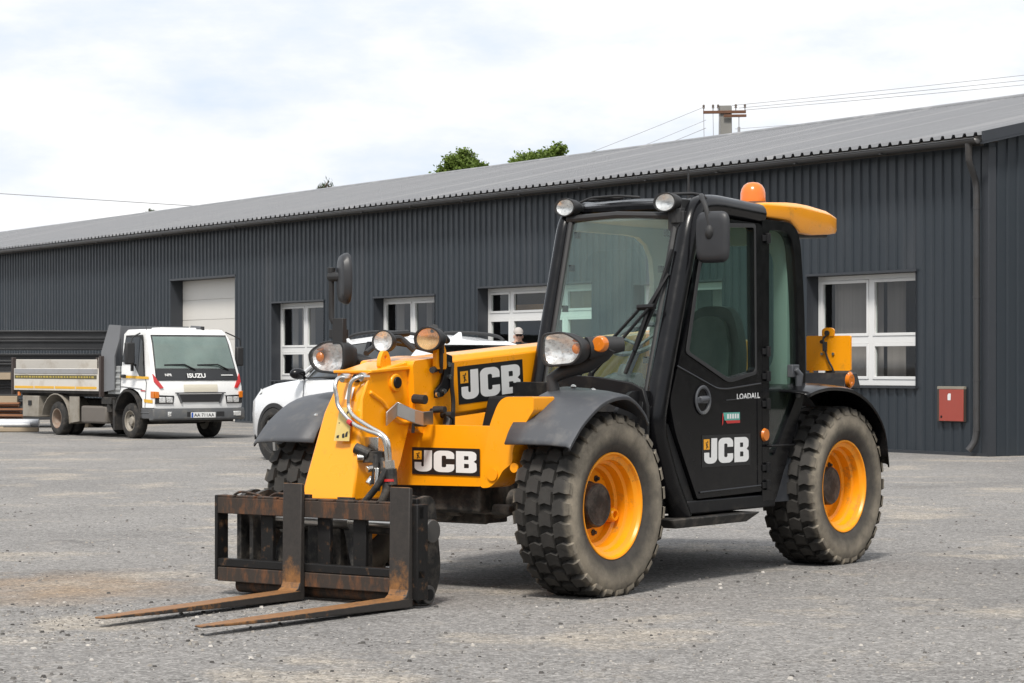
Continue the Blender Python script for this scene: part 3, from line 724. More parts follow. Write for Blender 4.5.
# dashboard, steering wheel, seat
m = MB(); m.hexa([(.45,.10,.80),(.74,.10,.80),(.74,.95,.80),(.45,.95,.80),(.50,.10,1.18),(.73,.10,1.24),(.73,.95,1.22),(.50,.95,1.18)]); m.tube([(.50,.52,1.15),(.36,.53,1.42)], .05, 10)
m.hexa([(.36,.40,1.30),(.50,.40,1.24),(.50,.68,1.24),(.36,.68,1.30),(.36,.42,1.38),(.52,.42,1.34),(.52,.66,1.34),(.36,.66,1.38)])
m.build('dashboard', M['seat_dark'], T, bev=.02)
m = MB(); c = V((.40,.64,1.60)); rot = Matrix.Rotation(R(32), 3, 'Y')
m.tube([c + rot @ V((.19*math.cos(t), .19*math.sin(t), 0)) for t in [2*PI*k/28 for k in range(29)]], .017, 8, caps=False)
for t in (0.3, 2.4, 4.5): m.tube([c + rot @ V((.19*math.cos(t), .19*math.sin(t), 0)), c + rot @ V((0,0,-.05))], .012, 6)
m.tube([c + rot @ V((0,0,-.04)), (.40,.54,1.34)], .03, 8)
m.build('steering_wheel', M['plastic'], T)
m = MB()
P = round_poly([(.30,1.04),(.34,1.55),(.42,1.77),(.50,1.84),(.70,1.84),(.78,1.77),(.86,1.55),(.90,1.04)], [.04,.1,.08,.06,.06,.08,.1,.04])
m.plate(P, [], lambda a, b, d: (-.46-.22*(b-1.04)-d, a, b), .10)
m.hexa([(-.56,.30,.86),(.04,.34,.86),(.04,.86,.86),(-.56,.90,.86),(-.56,.30,1.04),(.04,.34,1.06),(.04,.86,1.06),(-.56,.90,1.04)]); m.box(-.5,-.05,.36,.84,.58,.87)
seat = m.build('seat', M['seat_dark'], T, bev=.025)
m = MB(); P2 = round_poly([(.37,1.08),(.40,1.52),(.46,1.72),(.54,1.77),(.66,1.77),(.74,1.72),(.80,1.52),(.83,1.08)], .06)
m.plate(P2, [], lambda a, b, d: (-.445-.22*(b-1.04)+.03-d, a, b), .04); m.hexa([(-.42,.38,1.05),(.0,.40,1.06),(.0,.80,1.06),(-.42,.82,1.05),(-.42,.38,1.075),(.0,.40,1.085),(.0,.80,1.085),(-.42,.82,1.075)])
m.build('seat_cushion', M['seat'], seat, bev=.02)
# wipers
m = MB()
m.tube([(.845,.46,1.345),(.70,.86,1.80)], .011, 8); m.tube([(.85,.555,1.345),(.705,.93,1.80)], .011, 8); m.tube([(.70,.84,1.80),(.70,.97,1.805)], .020, 8)
m.tube([(.845,.46,1.32),(.838,.475,1.38)], .020, 8); m.tube([(.845,.555,1.32),(.838,.57,1.38)], .020, 8)
m.tube([(.51,.985,2.18),(.64,.93,1.82),(.79,.80,1.37)], .016, 6); m.tube([(.55,.975,2.02),(.68,.92,1.82),(.76,.85,1.52)], .014, 6)
m.build('wiper', M['black'], T)
# roof lights, beacon, antenna, AC pod
lamp('work_light', (.44,.085,2.497), R(-12), .098, .060, .13)
lamp('work_light', (.46,.90,2.499), R(-12), .100, .062, .13)
m = MB(); m.tube([(.33,.09,2.46),(.33,.09,2.52),(.30,.2,2.565),(.30,.42,2.57),(.34,.62,2.55)], .010, 6, fil=.03); m.box(.26,.36,.05,.16,2.47,2.51); m.tube([(.30,.18,2.55),(.26,.44,2.56)], .014, 6)
m.box(.28,.42,.90,1.0,2.38,2.52); m.tube([(.40,.96,2.36),(.40,.96,2.46)], .05, 10); m.tube([(.33,.86,2.56),(.2,.95,2.57),(.1,1.0,2.55)], .012, 6, fil=.03)
m.box(.36,.43,.90,1.02,2.28,2.44)
m.build('light_mount', M['rubber_black'], T, bev=.005)
m = MB(); m.lathe([(0,2.50),(.108,2.50),(.108,2.555),(.098,2.575),(0,2.575)], (0,0,0), axis='z', seg=32); bb = m.build('beacon', M['rubber_black'], T, loc=(-.85,.80,-.0), bev=.004)
m = MB(); m.lathe([(.090,2.575),(.088,2.64),(.080,2.67),(.064,2.695),(.038,2.712),(.001,2.717)], axis='z', seg=32); m.build('beacon_dome', M['orange_lens'], bb, ang=40)
m = MB(); m.tube([(-.02,.78,2.5),(-.02,.78,2.56),(-.02,.78,2.76)], [.012,.012,.005], 8); m.build('antenna', M['rubber_black'], T)
m = MB()
def pod(x, zt, zb, y0, y1, e=.05): return [(x,y0+e,zb),(x,y1-e*.3,zb),(x,y1,zb+e*.6),(x,y1,zt-e*.7),(x,y1-e,zt),(x,y0+e,zt),(x,y0,zt-e),(x,y0,zb+e)]
m.loft([pod(-.40,2.530,2.47,.14,.97,.01), pod(-.62,2.552,2.45,.12,1.05,.02), pod(-.95,2.570,2.44,.10,1.055,.04), pod(-1.10,2.572,2.365,.10,1.05,.04), pod(-1.30,2.568,2.355,.10,1.04,.05), pod(-1.58,2.545,2.372,.12,1.02,.04), pod(-1.70,2.52,2.385,.14,1.005,.035), pod(-1.735,2.50,2.40,.17,.985,.03)])
ac = m.build('air_conditioner', M['yellow'], T, bev=.02, seg=3, ang=40)
m = MB(); m.loft([[(-1.08,.13,2.33),(-1.08,.98,2.33),(-1.08,.99,2.40),(-1.08,.12,2.40)],[(-1.62,.15,2.35),(-1.62,.97,2.35),(-1.66,.98,2.43),(-1.66,.14,2.43)]]); m.build('vent_base', M['black'], ac, bev=.01)
# near mirror on its arm
m = MB(); m.tube([(.12,1.02,2.52),(.30,1.08,2.545),(.42,1.15,2.53),(.47,1.22,2.45),(.47,1.25,2.31)], .017, 10, fil=.07); m.ball((.475,1.25,2.29), .035, .035, .05, 10, 6); m.tube([(.47,1.25,2.29),(.44,1.26,2.26)], .02, 8); m.build('mirror_arm', M['rubber_black'], T)
mirror('mirror', (.455,1.262,2.258), Matrix.Rotation(R(0), 3, 'Z'), .125, .165, .03, 5.0)
# number plate carrier and lamp block at the rear
m = MB(); m.plate(round_poly([(.60,1.385),(.97,1.385),(.97,1.645),(.60,1.645)], .012), [], lambda a, b, d: (-1.98-d, a, b), .02); m.plate(round_poly([(.735,1.64),(.835,1.64),(.835,1.695),(.81,1.705),(.76,1.705),(.735,1.69)], .015), [], lambda a, b, d: (-1.972-d, a, b), .018)
m.box(-2.0,-1.97,.63,.65,1.36,1.40)
pc = m.build('plate_carrier', M['yellow'], T, bev=.004)
m = MB(); m.tube([(-1.965,.79,1.66),(-1.955,.75,1.62),(-1.95,.77,1.58)], .008, 6, fil=.02); m.tube([(-1.955,.77,1.60),(-1.955,.77,1.53)], .018, 8); m.tube([(-1.955,.77,1.54),(-1.95,.80,1.46),(-1.95,.84,1.40),(-1.96,.84,1.36)], .008, 6, fil=.03); m.tube([(-1.965,.785,1.665),(-1.955,.785,1.665)], .02, 10); m.tube([(-1.975,.735,1.60),(-1.965,.735,1.60)], .014, 8)
m.build('plate_lamp', M['rubber_black'], pc)
m = MB()
for y in (.735,.83): m.tube([(-1.978,y,1.51),(-1.968,y,1.51)], .011, 8)
m.each('plate_bolt', M['chrome'], pc)
m = MB(); m.hexa([(-2.05,.45,1.26),(-1.80,.45,1.26),(-1.80,1.02,1.26),(-2.05,1.02,1.26),(-2.05,.45,1.37),(-1.90,.45,1.37),(-1.90,.99,1.37),(-2.05,.99,1.37)]); m.box(-2.0,-1.8,.5,.9,1.0,1.27); lb = m.build('rear_light_box', M['black'], T, bev=.008)
m = MB(); m.lathe([(0,.03),(.045,.03),(.05,0),(0,0)], (-1.86,1.015,1.315), seg=18); m.ball((-1.86,1.03,1.35), .03, .02, .03, 10, 6); m.ball((-1.86,1.03,1.285), .03, .02, .03, 10, 6); m.build('rear_indicator', M['orange_lens'], lb)

# --- quick hitch and fork carriage
m = MB()
for y0, s in ((.60,1),(-.76,-1)):
    P = round_poly([(2.70,.635),(2.60,.655),(2.545,.62),(2.485,.201),(2.535,.058),(2.634,.005),(2.73,.02),(2.76,.10),(2.76,.60)], [.02,.05,.05,.1,.06,.05,.05,.03,.02])
    m.plate(P, [], lambda a, b, d: (a, y0-d, b), .035)
    m.plate(P, [], lambda a, b, d: (a+.0, y0-s*.10-d, b), .03)
m.tube([(2.60,-.80,.44),(2.60,.60,.44)], .035, 12); m.box(2.50,2.60,-.42,.08,.15,.60); m.box(2.56,2.66,-.30,-.04,.20,.54)
m.tube([(2.62,-.74,.56),(2.62,.5,.56)], .022, 10)
m.prism([(2.62,-.40,.62),(2.62,-.28,.62),(2.72,-.50,.12),(2.72,-.62,.12)], (-.03,0,0)); m.prism([(2.62,.02,.62),(2.62,-.10,.62),(2.72,.12,.12),(2.72,.24,.12)], (-.03,0,0))
hi = m.build('quick_hitch', M['black_dirty'], T, bev=.008)
m = MB()
for y0 in (.60,-.76):
    m.tube([(2.635,y0+.02,.065),(2.635,y0+.034,.065)], .034, 18)
m.each('hitch_bore', M['black'], hi)
m = MB()
for y0 in (.60,-.76): m.tube([(2.635,y0-.02,.065),(2.635,y0+.028,.065)], .058, 20); m.tube([(2.60,y0-.02,.44),(2.60,y0+.03,.44)], .07, 20)
m.each('hitch_pin', M['worn_pin'], hi, bev=.006)
m = MB(); m.tube([(2.63,-.36,.47),(2.64,.03,.47)], .042, 14); m.tube([(2.63,-.7,.47),(2.64,-.3,.47)], .022, 12); m.tube([(2.63,.0,.47),(2.64,.45,.47)], .022, 12)
m.build('locking_ram', M['steel'], hi)
m = MB(); FX = 2.84
m.box(FX-.06,FX-.012,-.905,.70,.52,.60); m.box(FX-.07,FX-.005,-.905,.70,.175,.225)
m.box(FX-.10,FX+.003,-.908,-.885,.09,.618); m.box(FX-.10,FX+.003,.615,.70,.05,.61)
for y in (-.58,-.12,.16): m.box(FX-.09,FX-.06,y,y+.10,.18,.56)
fc = m.build('fork_carriage', M['worn_black'], T, bev=.005)
m = MB(); m.box(FX-.055,FX,-.885,.612,.505,.605)
x = -.885
while x < .58:      # notched upper edge of the fork bar
    w = random.uniform(.10,.16); m.box(FX-.05,FX-.002,x,min(x+w,.612),.6055,.617+random.uniform(0,.004)); x += w+.022
m.build('upper_bar', M['rust'], fc, bev=.004)
m = MB(); m.box(FX-.06,FX,-.885,.612,.085,.172); m.build('lower_bar', M['rust'], fc, bev=.005)
m = MB(); m.tube([(2.72,-.80,.06),(2.72,.585,.06)], .05, 18); m.build('roller_tube', M['rust'], fc, ang=40)
m = MB(); 
for y in (-.72,-.42): m.tube([(FX-.04,y-.06,.62),(FX-.03,y,.645),(FX-.03,y+.1,.635),(FX-.05,y+.16,.618)], .008, 6, fil=.05)
m.each('wire_loop', M['rust'], fc)
def fork(y0, y1, ytip, zt, mt):
    m = MB(); x0, x1 = FX+.005, FX+.047
    L_ = 4.63
    # shank
    m.hexa([(x0,y0,.012),(x1,y0,.012),(x1,y1,.012),(x0,y1,.012),(x0,y0,.705),(x1-.012,y0,.712),(x1-.012,y1,.712),(x0,y1,.705)])
    # blade, tapering in thickness and width to a bevelled tip
    rings = []
    for t in (0,.05,.25,.5,.75,.93,1.0):
        x = x1-.012 + (L_-x1)*t; yc = (y0+y1)/2*(1-t)+ytip*t; hw = (y1-y0)/2*(1 if t < .7 else 1-.55*((t-.7)/.3)**1.5)
        th = .055*(1-t)+.011*t; zb = .010+zt*t**1.1
        rings.append([(x,yc-hw,zb),(x,yc+hw,zb),(x,yc+hw,zb+th),(x,yc-hw,zb+th)])
    m.loft(rings)
    # inner heel radius
    m.prism([(x1-.014,y0+.002,.06),(x1+.05,y0+.002,.062),(x1+.015,y0+.002,.08),(x1-.005,y0+.002,.12)], (0,y1-y0-.004,0))
    f = m.build('fork', mt, fc, bev=.005)
    h = MB(); h.box(FX-.02,x0+.01,y0+.02,y1-.02,.618,.66); h.box(FX-.09,FX-.058,y0+.02,y1-.02,.53,.64); h.build('fork_hook', M['worn_black'], f, bev=.004)
M['fork_steel'] = None
def fork_mat():
    m, nt, b = nodes('worn_fork_steel')
    tc = nd(nt, 'ShaderNodeTexCoord'); sp = nd(nt, 'ShaderNodeSeparateXYZ'); nt.links.new(tc.outputs['Object'], sp.inputs[0])
    n1 = noise(nt, 13, 8, .7); n2 = noise(nt, 30, 6, .7)
    rust = mixc(nt, n2, (.07,.032,.014), (.36,.165,.048))
    # the paint is gone from the blades' tops and from the lower front of the shanks (wear of the thing itself)
    ge = nd(nt, 'ShaderNodeNewGeometry'); s2 = nd(nt, 'ShaderNodeSeparateXYZ')
    tr = nd(nt, 'ShaderNodeVectorTransform'); tr.vector_type = 'NORMAL'; tr.convert_from = 'WORLD'; tr.convert_to = 'OBJECT'
    nt.links.new(ge.outputs['Normal'], tr.inputs[0]); nt.links.new(tr.outputs[0], s2.inputs[0])
    top = ramp(nt, s2.outputs[2], [(.3, 0.0), (.8, 1.0)])
    front = mth(nt, 'MULTIPLY', ramp(nt, s2.outputs[0], [(.5, 0.0), (.9, 1.0)]), ramp(nt, mth(nt, 'ADD', sp.outputs[2], mth(nt, 'MULTIPLY', n1, .35)), [(.30, .80), (.60, .0)]))
    blade = mth(nt, 'MULTIPLY', ramp(nt, mth(nt, 'MULTIPLY', sp.outputs[0], .2), [(.64, .0), (.86, .75)]), ramp(nt, n1, [(.3,.4),(.6,1.0)]))
    w = mth(nt, 'MAXIMUM', mth(nt, 'MAXIMUM', top, front), blade)
    f = ramp(nt, mth(nt, 'ADD', mth(nt, 'MULTIPLY', w, .42), mth(nt, 'MULTIPLY', n1, 1.0)), [(.70, 0.0), (.86, 1.0)])
    c = mixc(nt, f, mixc(nt, n2, (.012,.011,.011), (.05,.042,.036)), rust)
    nt.links.new(c, b.inputs['Base Color']); b.inputs['Roughness'].default_value = .6
    bump(nt, b, noise(nt, 90, 5), .25, .004); return m
M['fork_steel'] = fork_mat()
fork(.520,.668,.64,.036, M['fork_steel'])
fork(-.312,-.164,-.100,.036, M['fork_steel'])
# ------------------------------------------------------------------ TIPPER TRUCK (local x forward, y left)
K = thing('tipper_truck', 'small white tipper truck with a low dropside bed parked before the pale warehouse door', 'truck', (-6.735,47.59,0), R(-51.7))
tgrey = mat('grey_truck_plastic', (.085,.088,.092), .55, var=.1, dirt=(.16,.15,.13), ds=4, dlo=.5, dhi=.8)
tdark = mat('dark_underbody', (.022,.021,.02), .8, var=.3, dirt=(.07,.06,.05), ds=5, dlo=.45, dhi=.7)
tbeige = mat('dirty_beige_paint', (.30,.275,.235), .6, var=.12, dirt=(.19,.165,.13), ds=3, dlo=.42, dhi=.7)
bedw = mat('scuffed_bed_paint', (.60,.57,.52), .55, var=.06, dirt=(.40,.34,.27), ds=2.2, dlo=.5, dhi=.75)
alu = mat('dull_aluminium', (.36,.36,.37), .5, metal=.35, var=.1, dirt=(.27,.25,.22), ds=3, dlo=.5, dhi=.8)
tyel = mat('yellow_reflective_tape', (.72,.40,.03), .5, var=.1)
WY = .99
def cs(x):      # front face x as a function of height (raked windscreen)
    return x
# cab shell: rings from rear to front with raked nose
m = MB()
prof = [(-.34,.82),(-.34,2.06),(-.24,2.14),(.46,2.14),(.62,2.07),(.72,1.92),(1.01,1.16),(1.06,1.0),(1.08,.72),(1.06,.60),(.84,.60),(.62,.60),(.56,.76),(.40,.90),(.20,.97),(0,.985),(-.20,.95),(-.30,.88)]
def tum(z): return WY - max(0, z-1.15)*.075 - max(0, z-1.95)*.25
rings = []
for k, f in enumerate((-1,-.97,-.9,-.5,0,.5,.9,.97,1)):
    e = .035 if abs(f) == 1 else (.012 if abs(f) > .95 else 0)
    rg = []
    for x, z in prof:
        cx, cz = .36, 1.35
        bow = 0.06*(1-f*f) if x > .6 else 0
        rg.append((x-(x-cx)*e*.55+bow-.06*(x > .6), f*tum(z), z-(z-cz)*e*.5))
    rings.append(rg)
m.loft(rings); cab = m.build('cab', M['white_paint'], K, ang=40)
def fxx(y, z):  # front face x
    pr = [(.60,1.06),(.72,1.08),(1.0,1.06),(1.16,1.01),(1.92,.72),(2.07,.62)]
    for (za, xa), (zb, xb) in zip(pr, pr[1:]):
        if za <= z <= zb:
            x = xa+(xb-xa)*(z-za)/(zb-za); break
    else: x = 1.06
    return x - .06*(y/WY)**2
def front(P, lift=.006): return [V((fxx(y, z)+lift, y, z)) for y, z in P]
def fgrid(y0, y1, z0, z1, lift, mt, name, par, taper=0, n=10, nz=5, rnd=0):
    m = MB(); g = []
    for i in range(nz+1):
        for j in range(n+1):
            z = z0+(z1-z0)*i/nz; s = 1-taper*(z-z0)/(z1-z0); y = (y0+(y1-y0)*j/n)*s
            g.append((fxx(y,z)+lift, y, z))
    m.add(g, [(i*(n+1)+j, i*(n+1)+j+1, (i+1)*(n+1)+j+1, (i+1)*(n+1)+j) for i in range(nz) for j in range(n)])
    return m.build(name, mt, par)
fgrid(-.93,.93,1.14,2.03,.010,M['rubber_black'],'windscreen_seal',cab,.085)
fgrid(-.90,.90,1.36,2.005,.016,M['truck_glass'],'windscreen',cab,.065)
# interior sheet behind the windscreen, its pale colour painted as the sky's reflection
fgrid(-.88,.88,1.38,1.99,.0125,mat('interior_sky_sheen', (.28,.30,.295), .8, var=.55, vs=1.6),'interior_sky_sheen',cab,.065)
bp_ = fgrid(-.91,.91,1.145,1.345,.018,mat('black_front_panel', (.025,.026,.028), .35),'black_panel',cab,.02)
m = MB()
for y0, y1, z0 in ((-.70,-.05,1.50),(.02,.72,1.48)): m.tube([V((fxx(y0,1.47)+.03,y0-.0,1.44)), V((fxx(0,1.45)+.035,(y0+y1)/2+.1,1.45)), V((fxx(y1,1.36)+.04,y1,1.345))], .014, 6)
m.each('wiper', M['black'], cab)
text_mesh('ISUZU', 'lettering', M['white_ink'], bp_, (fxx(0,1.2)+.045,-.27,1.195), (0,1,0), (-.36,0,1), .085, .004, 1.25)
text_mesh('NPR', 'lettering', M['white_ink'], bp_, (fxx(-.7,1.22)+.035,-.74,1.225), (.055,1,0), (-.36,0,1), .05, .002, 1.1)
m = MB(); m.face([(fxx(.6,1.22)+.03,.52,1.235),(fxx(.8,1.22)+.03,.80,1.235),(fxx(.8,1.24)+.03,.80,1.25),(fxx(.6,1.24)+.03,.52,1.25)]); m.build('badge', M['white_ink'], bp_, smooth=False)
# lower front: grille, lamps, bumper, plate
fgrid(-.36,.40,.915,1.06,.010,mat('faded_bonnet_panel', (.62,.58,.48), .5, var=.06),'bonnet_patch',cab,0)
gl = fgrid(-.50,.52,.875,.72,.012,M['rubber_black'],'grille',cab,.18)
m = MB()
P1 = [(-.56,.89),(.58,.89),(.58,.905),(-.56,.905)]; m.prism(front([(-.52,.885),(-.44,.70),(-.40,.70),(-.48,.885)], .02), (-.02,0,0)); m.prism(front([(.54,.885),(.46,.70),(.42,.70),(.50,.885)], .02), (-.02,0,0))
m.build('grille_surround', tgrey, cab)
fgrid(-.56,.58,.885,.908,.022,tgrey,'grille_bar',cab)
for s in (-1,1):
    m = MB(); m.prism(front([(s*.58,.845),(s*.97,.86),(s*.975,.69),(s*.60,.69)] if s > 0 else [(-.975,.69),(-.97,.86),(-.58,.845),(-.60,.69)], .016), (-.03,0,0)); hb = m.build('headlight', M['rubber_black'], cab)
    for y in (.68,.83):
        m = MB(); m.prism(front([(s*(y-.065),.71),(s*(y+.065),.71),(s*(y+.065),.82),(s*(y-.065),.82)], .024), (-.02,0,0)); m.build('lamp', M['reflector'], hb, bev=.01)
    m = MB(); m.prism(front([(s*.90,.80),(s*.985,.80),(s*.985,.93),(s*.90,.92)], .03), (-.06,0,0)); m.prism([(.90,s*.99,.80),(1.02,s*.985,.80),(1.02,s*.985,.93),(.90,s*.99,.93)], (0,s*.02,0)); m.build('indicator', M['orange_lens'], cab, bev=.008)
    m = MB(); m.prism(front([(s*.80,1.0),(s*.87,.985),(s*.972,1.11),(s*.972,1.27)], .022), (-.03,0,0)); m.build('red_corner', M['red_lens'], cab)
m = MB()
rg = lambda f: [(1.12-.10*abs(f)**3+dx, f*1.03, z) for dx, z in ((0,.37),(.03,.40),(.03,.52),(.0,.60),(-.14,.60),(-.14,.37))]
m.loft([rg(f) for f in (-1,-.97,-.8,-.4,0,.4,.8,.97,1)]); bmp = m.build('bumper', tgrey, K, bev=.01)
m = MB()
for y0, y1 in ((-.34,-.18),(.32,.50),(.75,.80)): m.face([(1.153-.1*abs(y0/1.03)**3,y0,.44),(1.153-.1*abs(y1/1.03)**3,y1,.44),(1.153-.1*abs(y1/1.03)**3,y1,.53),(1.153-.1*abs(y0/1.03)**3,y0,.53)])
m.each('air_slot', M['rubber_black'], bmp, smooth=False)
for y in (-.66,.82):
    m = MB(); m.box(1.08,1.115,y-.085,y+.085,.445,.535); m.build('fog_lamp', M['reflector'], bmp, bev=.01)
m = MB(); m.box(1.15,1.165,-.26,.29,.415,.52); npl = m.build('number_plate', M['white_ink'], bmp, bev=.003)
m = MB(); m.face([(1.1665,-.255,.42),(1.1665,-.215,.42),(1.1665,-.215,.515),(1.1665,-.255,.515)]); m.build('blue_band', mat('blue_band', (.03,.10,.42), .4), npl, smooth=False)
text_mesh('AA 711AA', 'plate_lettering', M['black_ink'], npl, (1.1668,-.195,.437), (0,1,0), (0,0,1), .062, .001, 1.15)
# right side door
yS = -WY-.004
sd = lambda P, dy=0.0: [(x, -(tum(z)+.006)-dy, z) for x, z in P]
m = MB(); m.face(sd([(-.22,2.02),(-.29,1.50),(.08,1.475),(.24,1.41),(.46,1.20),(.66,1.185),(.50,1.93),(.44,2.03)])); m.build('window_rubber', M['rubber_black'], cab, smooth=False)
m = MB(); m.face(sd([(-.19,1.98),(-.25,1.535),(.10,1.505),(.26,1.44),(.36,1.33),(.36,1.98)], .006)); m.face(sd([(.385,1.97),(.385,1.31),(.48,1.225),(.62,1.215),(.48,1.90)], .006)); m.build('side_window', M['car_glass'], cab, smooth=False)
m = MB(); m.face(sd([(-.52+.2,1.24),(.80,1.215),(.81,1.165),(-.32,1.19)], .002)); m.face(sd([(.62,.78),(.96,.765),(.96,.70),(.64,.715)], .002)); m.build('yellow_tape', tyel, cab, smooth=False)
m = MB(); m.tube([(-.20,-WY-.03,1.22),(-.08,-WY-.03,1.22)], .035, 8); m.box(.16,.22,-WY-.04,-WY,1.32,1.46); m.build('door_handle', M['rubber_black'], cab)
m = MB(); m.tube([(-.30,-WY-.004,.95),(-.30,-WY-.004,1.95)], .006, 5); m.tube([(.66,-WY-.004,.62),(.72,-WY-.004,1.10),(.66,-WY-.0,1.17)], .006, 5); m.tube([(-.30,-WY-.004,1.02),(.55,-WY-.004,.97)], .006, 5); m.build('door_gap', M['rubber_black'], cab)
m = MB(); m.face(sd([(.50,.955),(.68,.95),(.68,.925),(.50,.93)], .003)); m.build('red_badge', M['red_lens'], cab, smooth=False)
m = MB(); m.tube([(.36,-.93,2.06),(.40,-1.12,1.98),(.42,-1.17,1.86)], .014, 6, fil=.05); m.build('mirror_arm', M['rubber_black'], K)
m = MB(); m.box(.34,.44,-1.28,-1.08,1.45,1.88); m.build('wing_mirror', M['rubber_black'], K, bev=.03)
m = MB(); m.tube([(.56,.88,2.09),(.66,1.16,1.96),(.64,1.18,1.82)], .014, 6, fil=.05); m.build('mirror_arm', M['rubber_black'], K)
m = MB(); m.box(.58,.68,1.08,1.24,1.42,1.80); m.build('wing_mirror', M['rubber_black'], K, bev=.03)
m = MB(); m.box(-.05,.35,-.45,.35,2.13,2.175); m.build('roof_hatch', M['white_paint'], cab, bev=.02)
m = MB(); m.tube([(.5,-.85,2.06),(.42,-.87,2.35)], .006, 5); m.tube([(.45,.42,2.12),(.45,.42,2.2)], .04, 8); m.build('aerial', M['rubber_black'], cab)
# lower cab side, step, wheel arch
m = MB(); m.box(.52,1.0,-1.0,-.62,.40,.60); m.box(.52,1.0,.62,1.0,.40,.60); m.box(.5,.9,-1.01,-.7,.505,.525); m.build('cab_step', tgrey, K, bev=.015)
m = MB(); al = []
for k in range(11):
    t = PI*.02+PI*.86*k/10; al.append((.53*math.cos(t)*1.02, .38+.58*math.sin(t)))
for s in (-1,1): m.loft([[(x, s*1.02, z),(x, s*.66, z),(x*.93, s*.66, z-.035),(x*.93, s*1.02, z-.035)] for x, z in al])
m.box(-.60,-.52,-1.0,-.62,.16,.75); m.build('front_mudguard', tdark, K)
# chassis
m = MB()
m.box(-4.7,.9,-.42,-.32,.52,.74); m.box(-4.7,.9,.32,.42,.52,.74); m.box(-1.2,.6,-.5,.5,.45,.75); m.tube([(0,-.8,.34),(0,.8,.34)], .07, 8); m.tube([(-3.04,-.8,.34),(-3.04,.8,.34)], .1, 8); m.ball((-3.04,0,.34),.2,.2,.2); m.box(-4.8,-.6,-.85,.85,.80,.90); m.box(.5,1.0,-.8,.8,.33,.5)
m.build('chassis', tdark, K, bev=.01)
m = MB(); m.box(-4.52,-3.80,-.98,-.55,.36,.80); tb = m.build('tool_box', tbeige, K, bev=.015)
m = MB(); m.box(-4.24,-4.10,-.995,-.98,.60,.70); m.build('latch', M['black'], tb)
m = MB(); m.box(-2.0,-.95,-.96,-.55,.27,.62); m.build('fuel_tank', mat('dirty_brown_grey_tank', (.13,.115,.10), .6, var=.2), K, bev=.04)
m = MB(); m.tube([(-.85,-.9,.5),(-.85,-.9,.8)], .08, 10); m.box(-1.1,-.7,-.98,-.6,.66,.80); m.build('battery_box', tdark, K, bev=.01)
m = MB(); al = []
for k in range(13):
    t = PI*-.02+PI*.95*k/12; al.append((-3.04+.60*math.cos(t), .30+.56*math.sin(t)))
for s in (-1,1): m.loft([[(x, s*.99, z),(x, s*.48, z),(x, s*.48, z-.02),(x, s*.99, z-.02)] for x, z in al]); m.prism([(-2.46,s*.97,.26),(-2.46,s*.97,.80),(-2.06,s*.97,.80),(-2.06,s*.97,.30)], (0,-s*.02,0))
m.build('rear_mudguard', tbeige, K)
# bed
m = MB(); m.box(-4.88,-1.10,-.99,.99,.86,.92); bed = m.build('bed_floor', tdark, K, bev=.01)
m = MB(); m.box(-4.84,-1.14,-1.02,-.985,.915,1.37); sdb = m.build('side_board', bedw, bed, bev=.008)
m = MB(); m.box(-4.80,-1.18,-1.029,-1.0201,1.265,1.362); m.build('upper_rail', alu, sdb, bev=.003)
m = MB(); m.box(-4.80,-1.22,-1.0235,-1.0201,1.155,1.235); bnd = m.build('dark_band', mat('olive_band', (.085,.075,.035), .6, var=.3), sdb)
m = MB(); rs = random.Random(2); x = -4.74
while x < -1.3:
    w = rs.uniform(.05,.11); m.face([(x,-1.0245,1.175+rs.random()*.005),(x+w,-1.0245,1.175),(x+w,-1.0245,1.215),(x,-1.0245,1.215)]); x += w+rs.uniform(.02,.05)
m.each('band_mark', mat('worn_yellow_marks', (.38,.29,.06), .6), bnd, smooth=False)
m = MB()
for k in range(4): m.box(-4.80+k*.905,-4.80+k*.905+.86,-1.0235,-1.0201,.955,1.005)
m.each('yellow_tape', tyel, sdb)
m = MB(); m.box(-4.84,-1.14,.985,1.02,.915,1.60); m.build('far_board', bedw, bed, bev=.008)
m = MB(); m.box(-4.90,-4.85,-.98,.98,.90,1.56); m.build('tailgate', bedw, bed, bev=.008)
m = MB()
for y in (-1.0,1.0): m.box(-4.92,-4.85,y-.045,y+.045,.82,1.60)
for y in (-.98,.98): m.box(-1.13,-1.05,y-.045,y+.045,.80,1.62)
m.each('post', mat('dark_brown_post', (.045,.033,.030), .6), bed, bev=.008)
m = MB(); m.hexa([(-1.12,-.93,.9),(-1.06,-.93,.9),(-1.06,.93,.9),(-1.12,.93,.9),(-.86,-.85,2.22),(-.80,-.85,2.22),(-.80,.85,2.22),(-.86,.85,2.22)])
for s in (-1,1): m.prism([(-1.12,s*.95,.90),(-1.16,s*.95,1.70),(-.84,s*.95,2.24),(-.40,s*.95,2.22),(-.42,s*.95,1.95),(-.62,s*.95,1.62),(-.64,s*.95,.95)], (0,-s*.03,0))
m.build('headboard', mat('mid_grey_headboard', (.17,.175,.185), .55, var=.1), bed)
m = MB(); m.box(-.98,-.42,-.90,-.6,.86,1.42); 
for k in range(4): m.box(-.99,-.41,-.915,-.59,.93+k*.12,.98+k*.12)
m.build('air_filter_box', mat('pale_grey_box', (.30,.31,.31), .6), K, bev=.01)
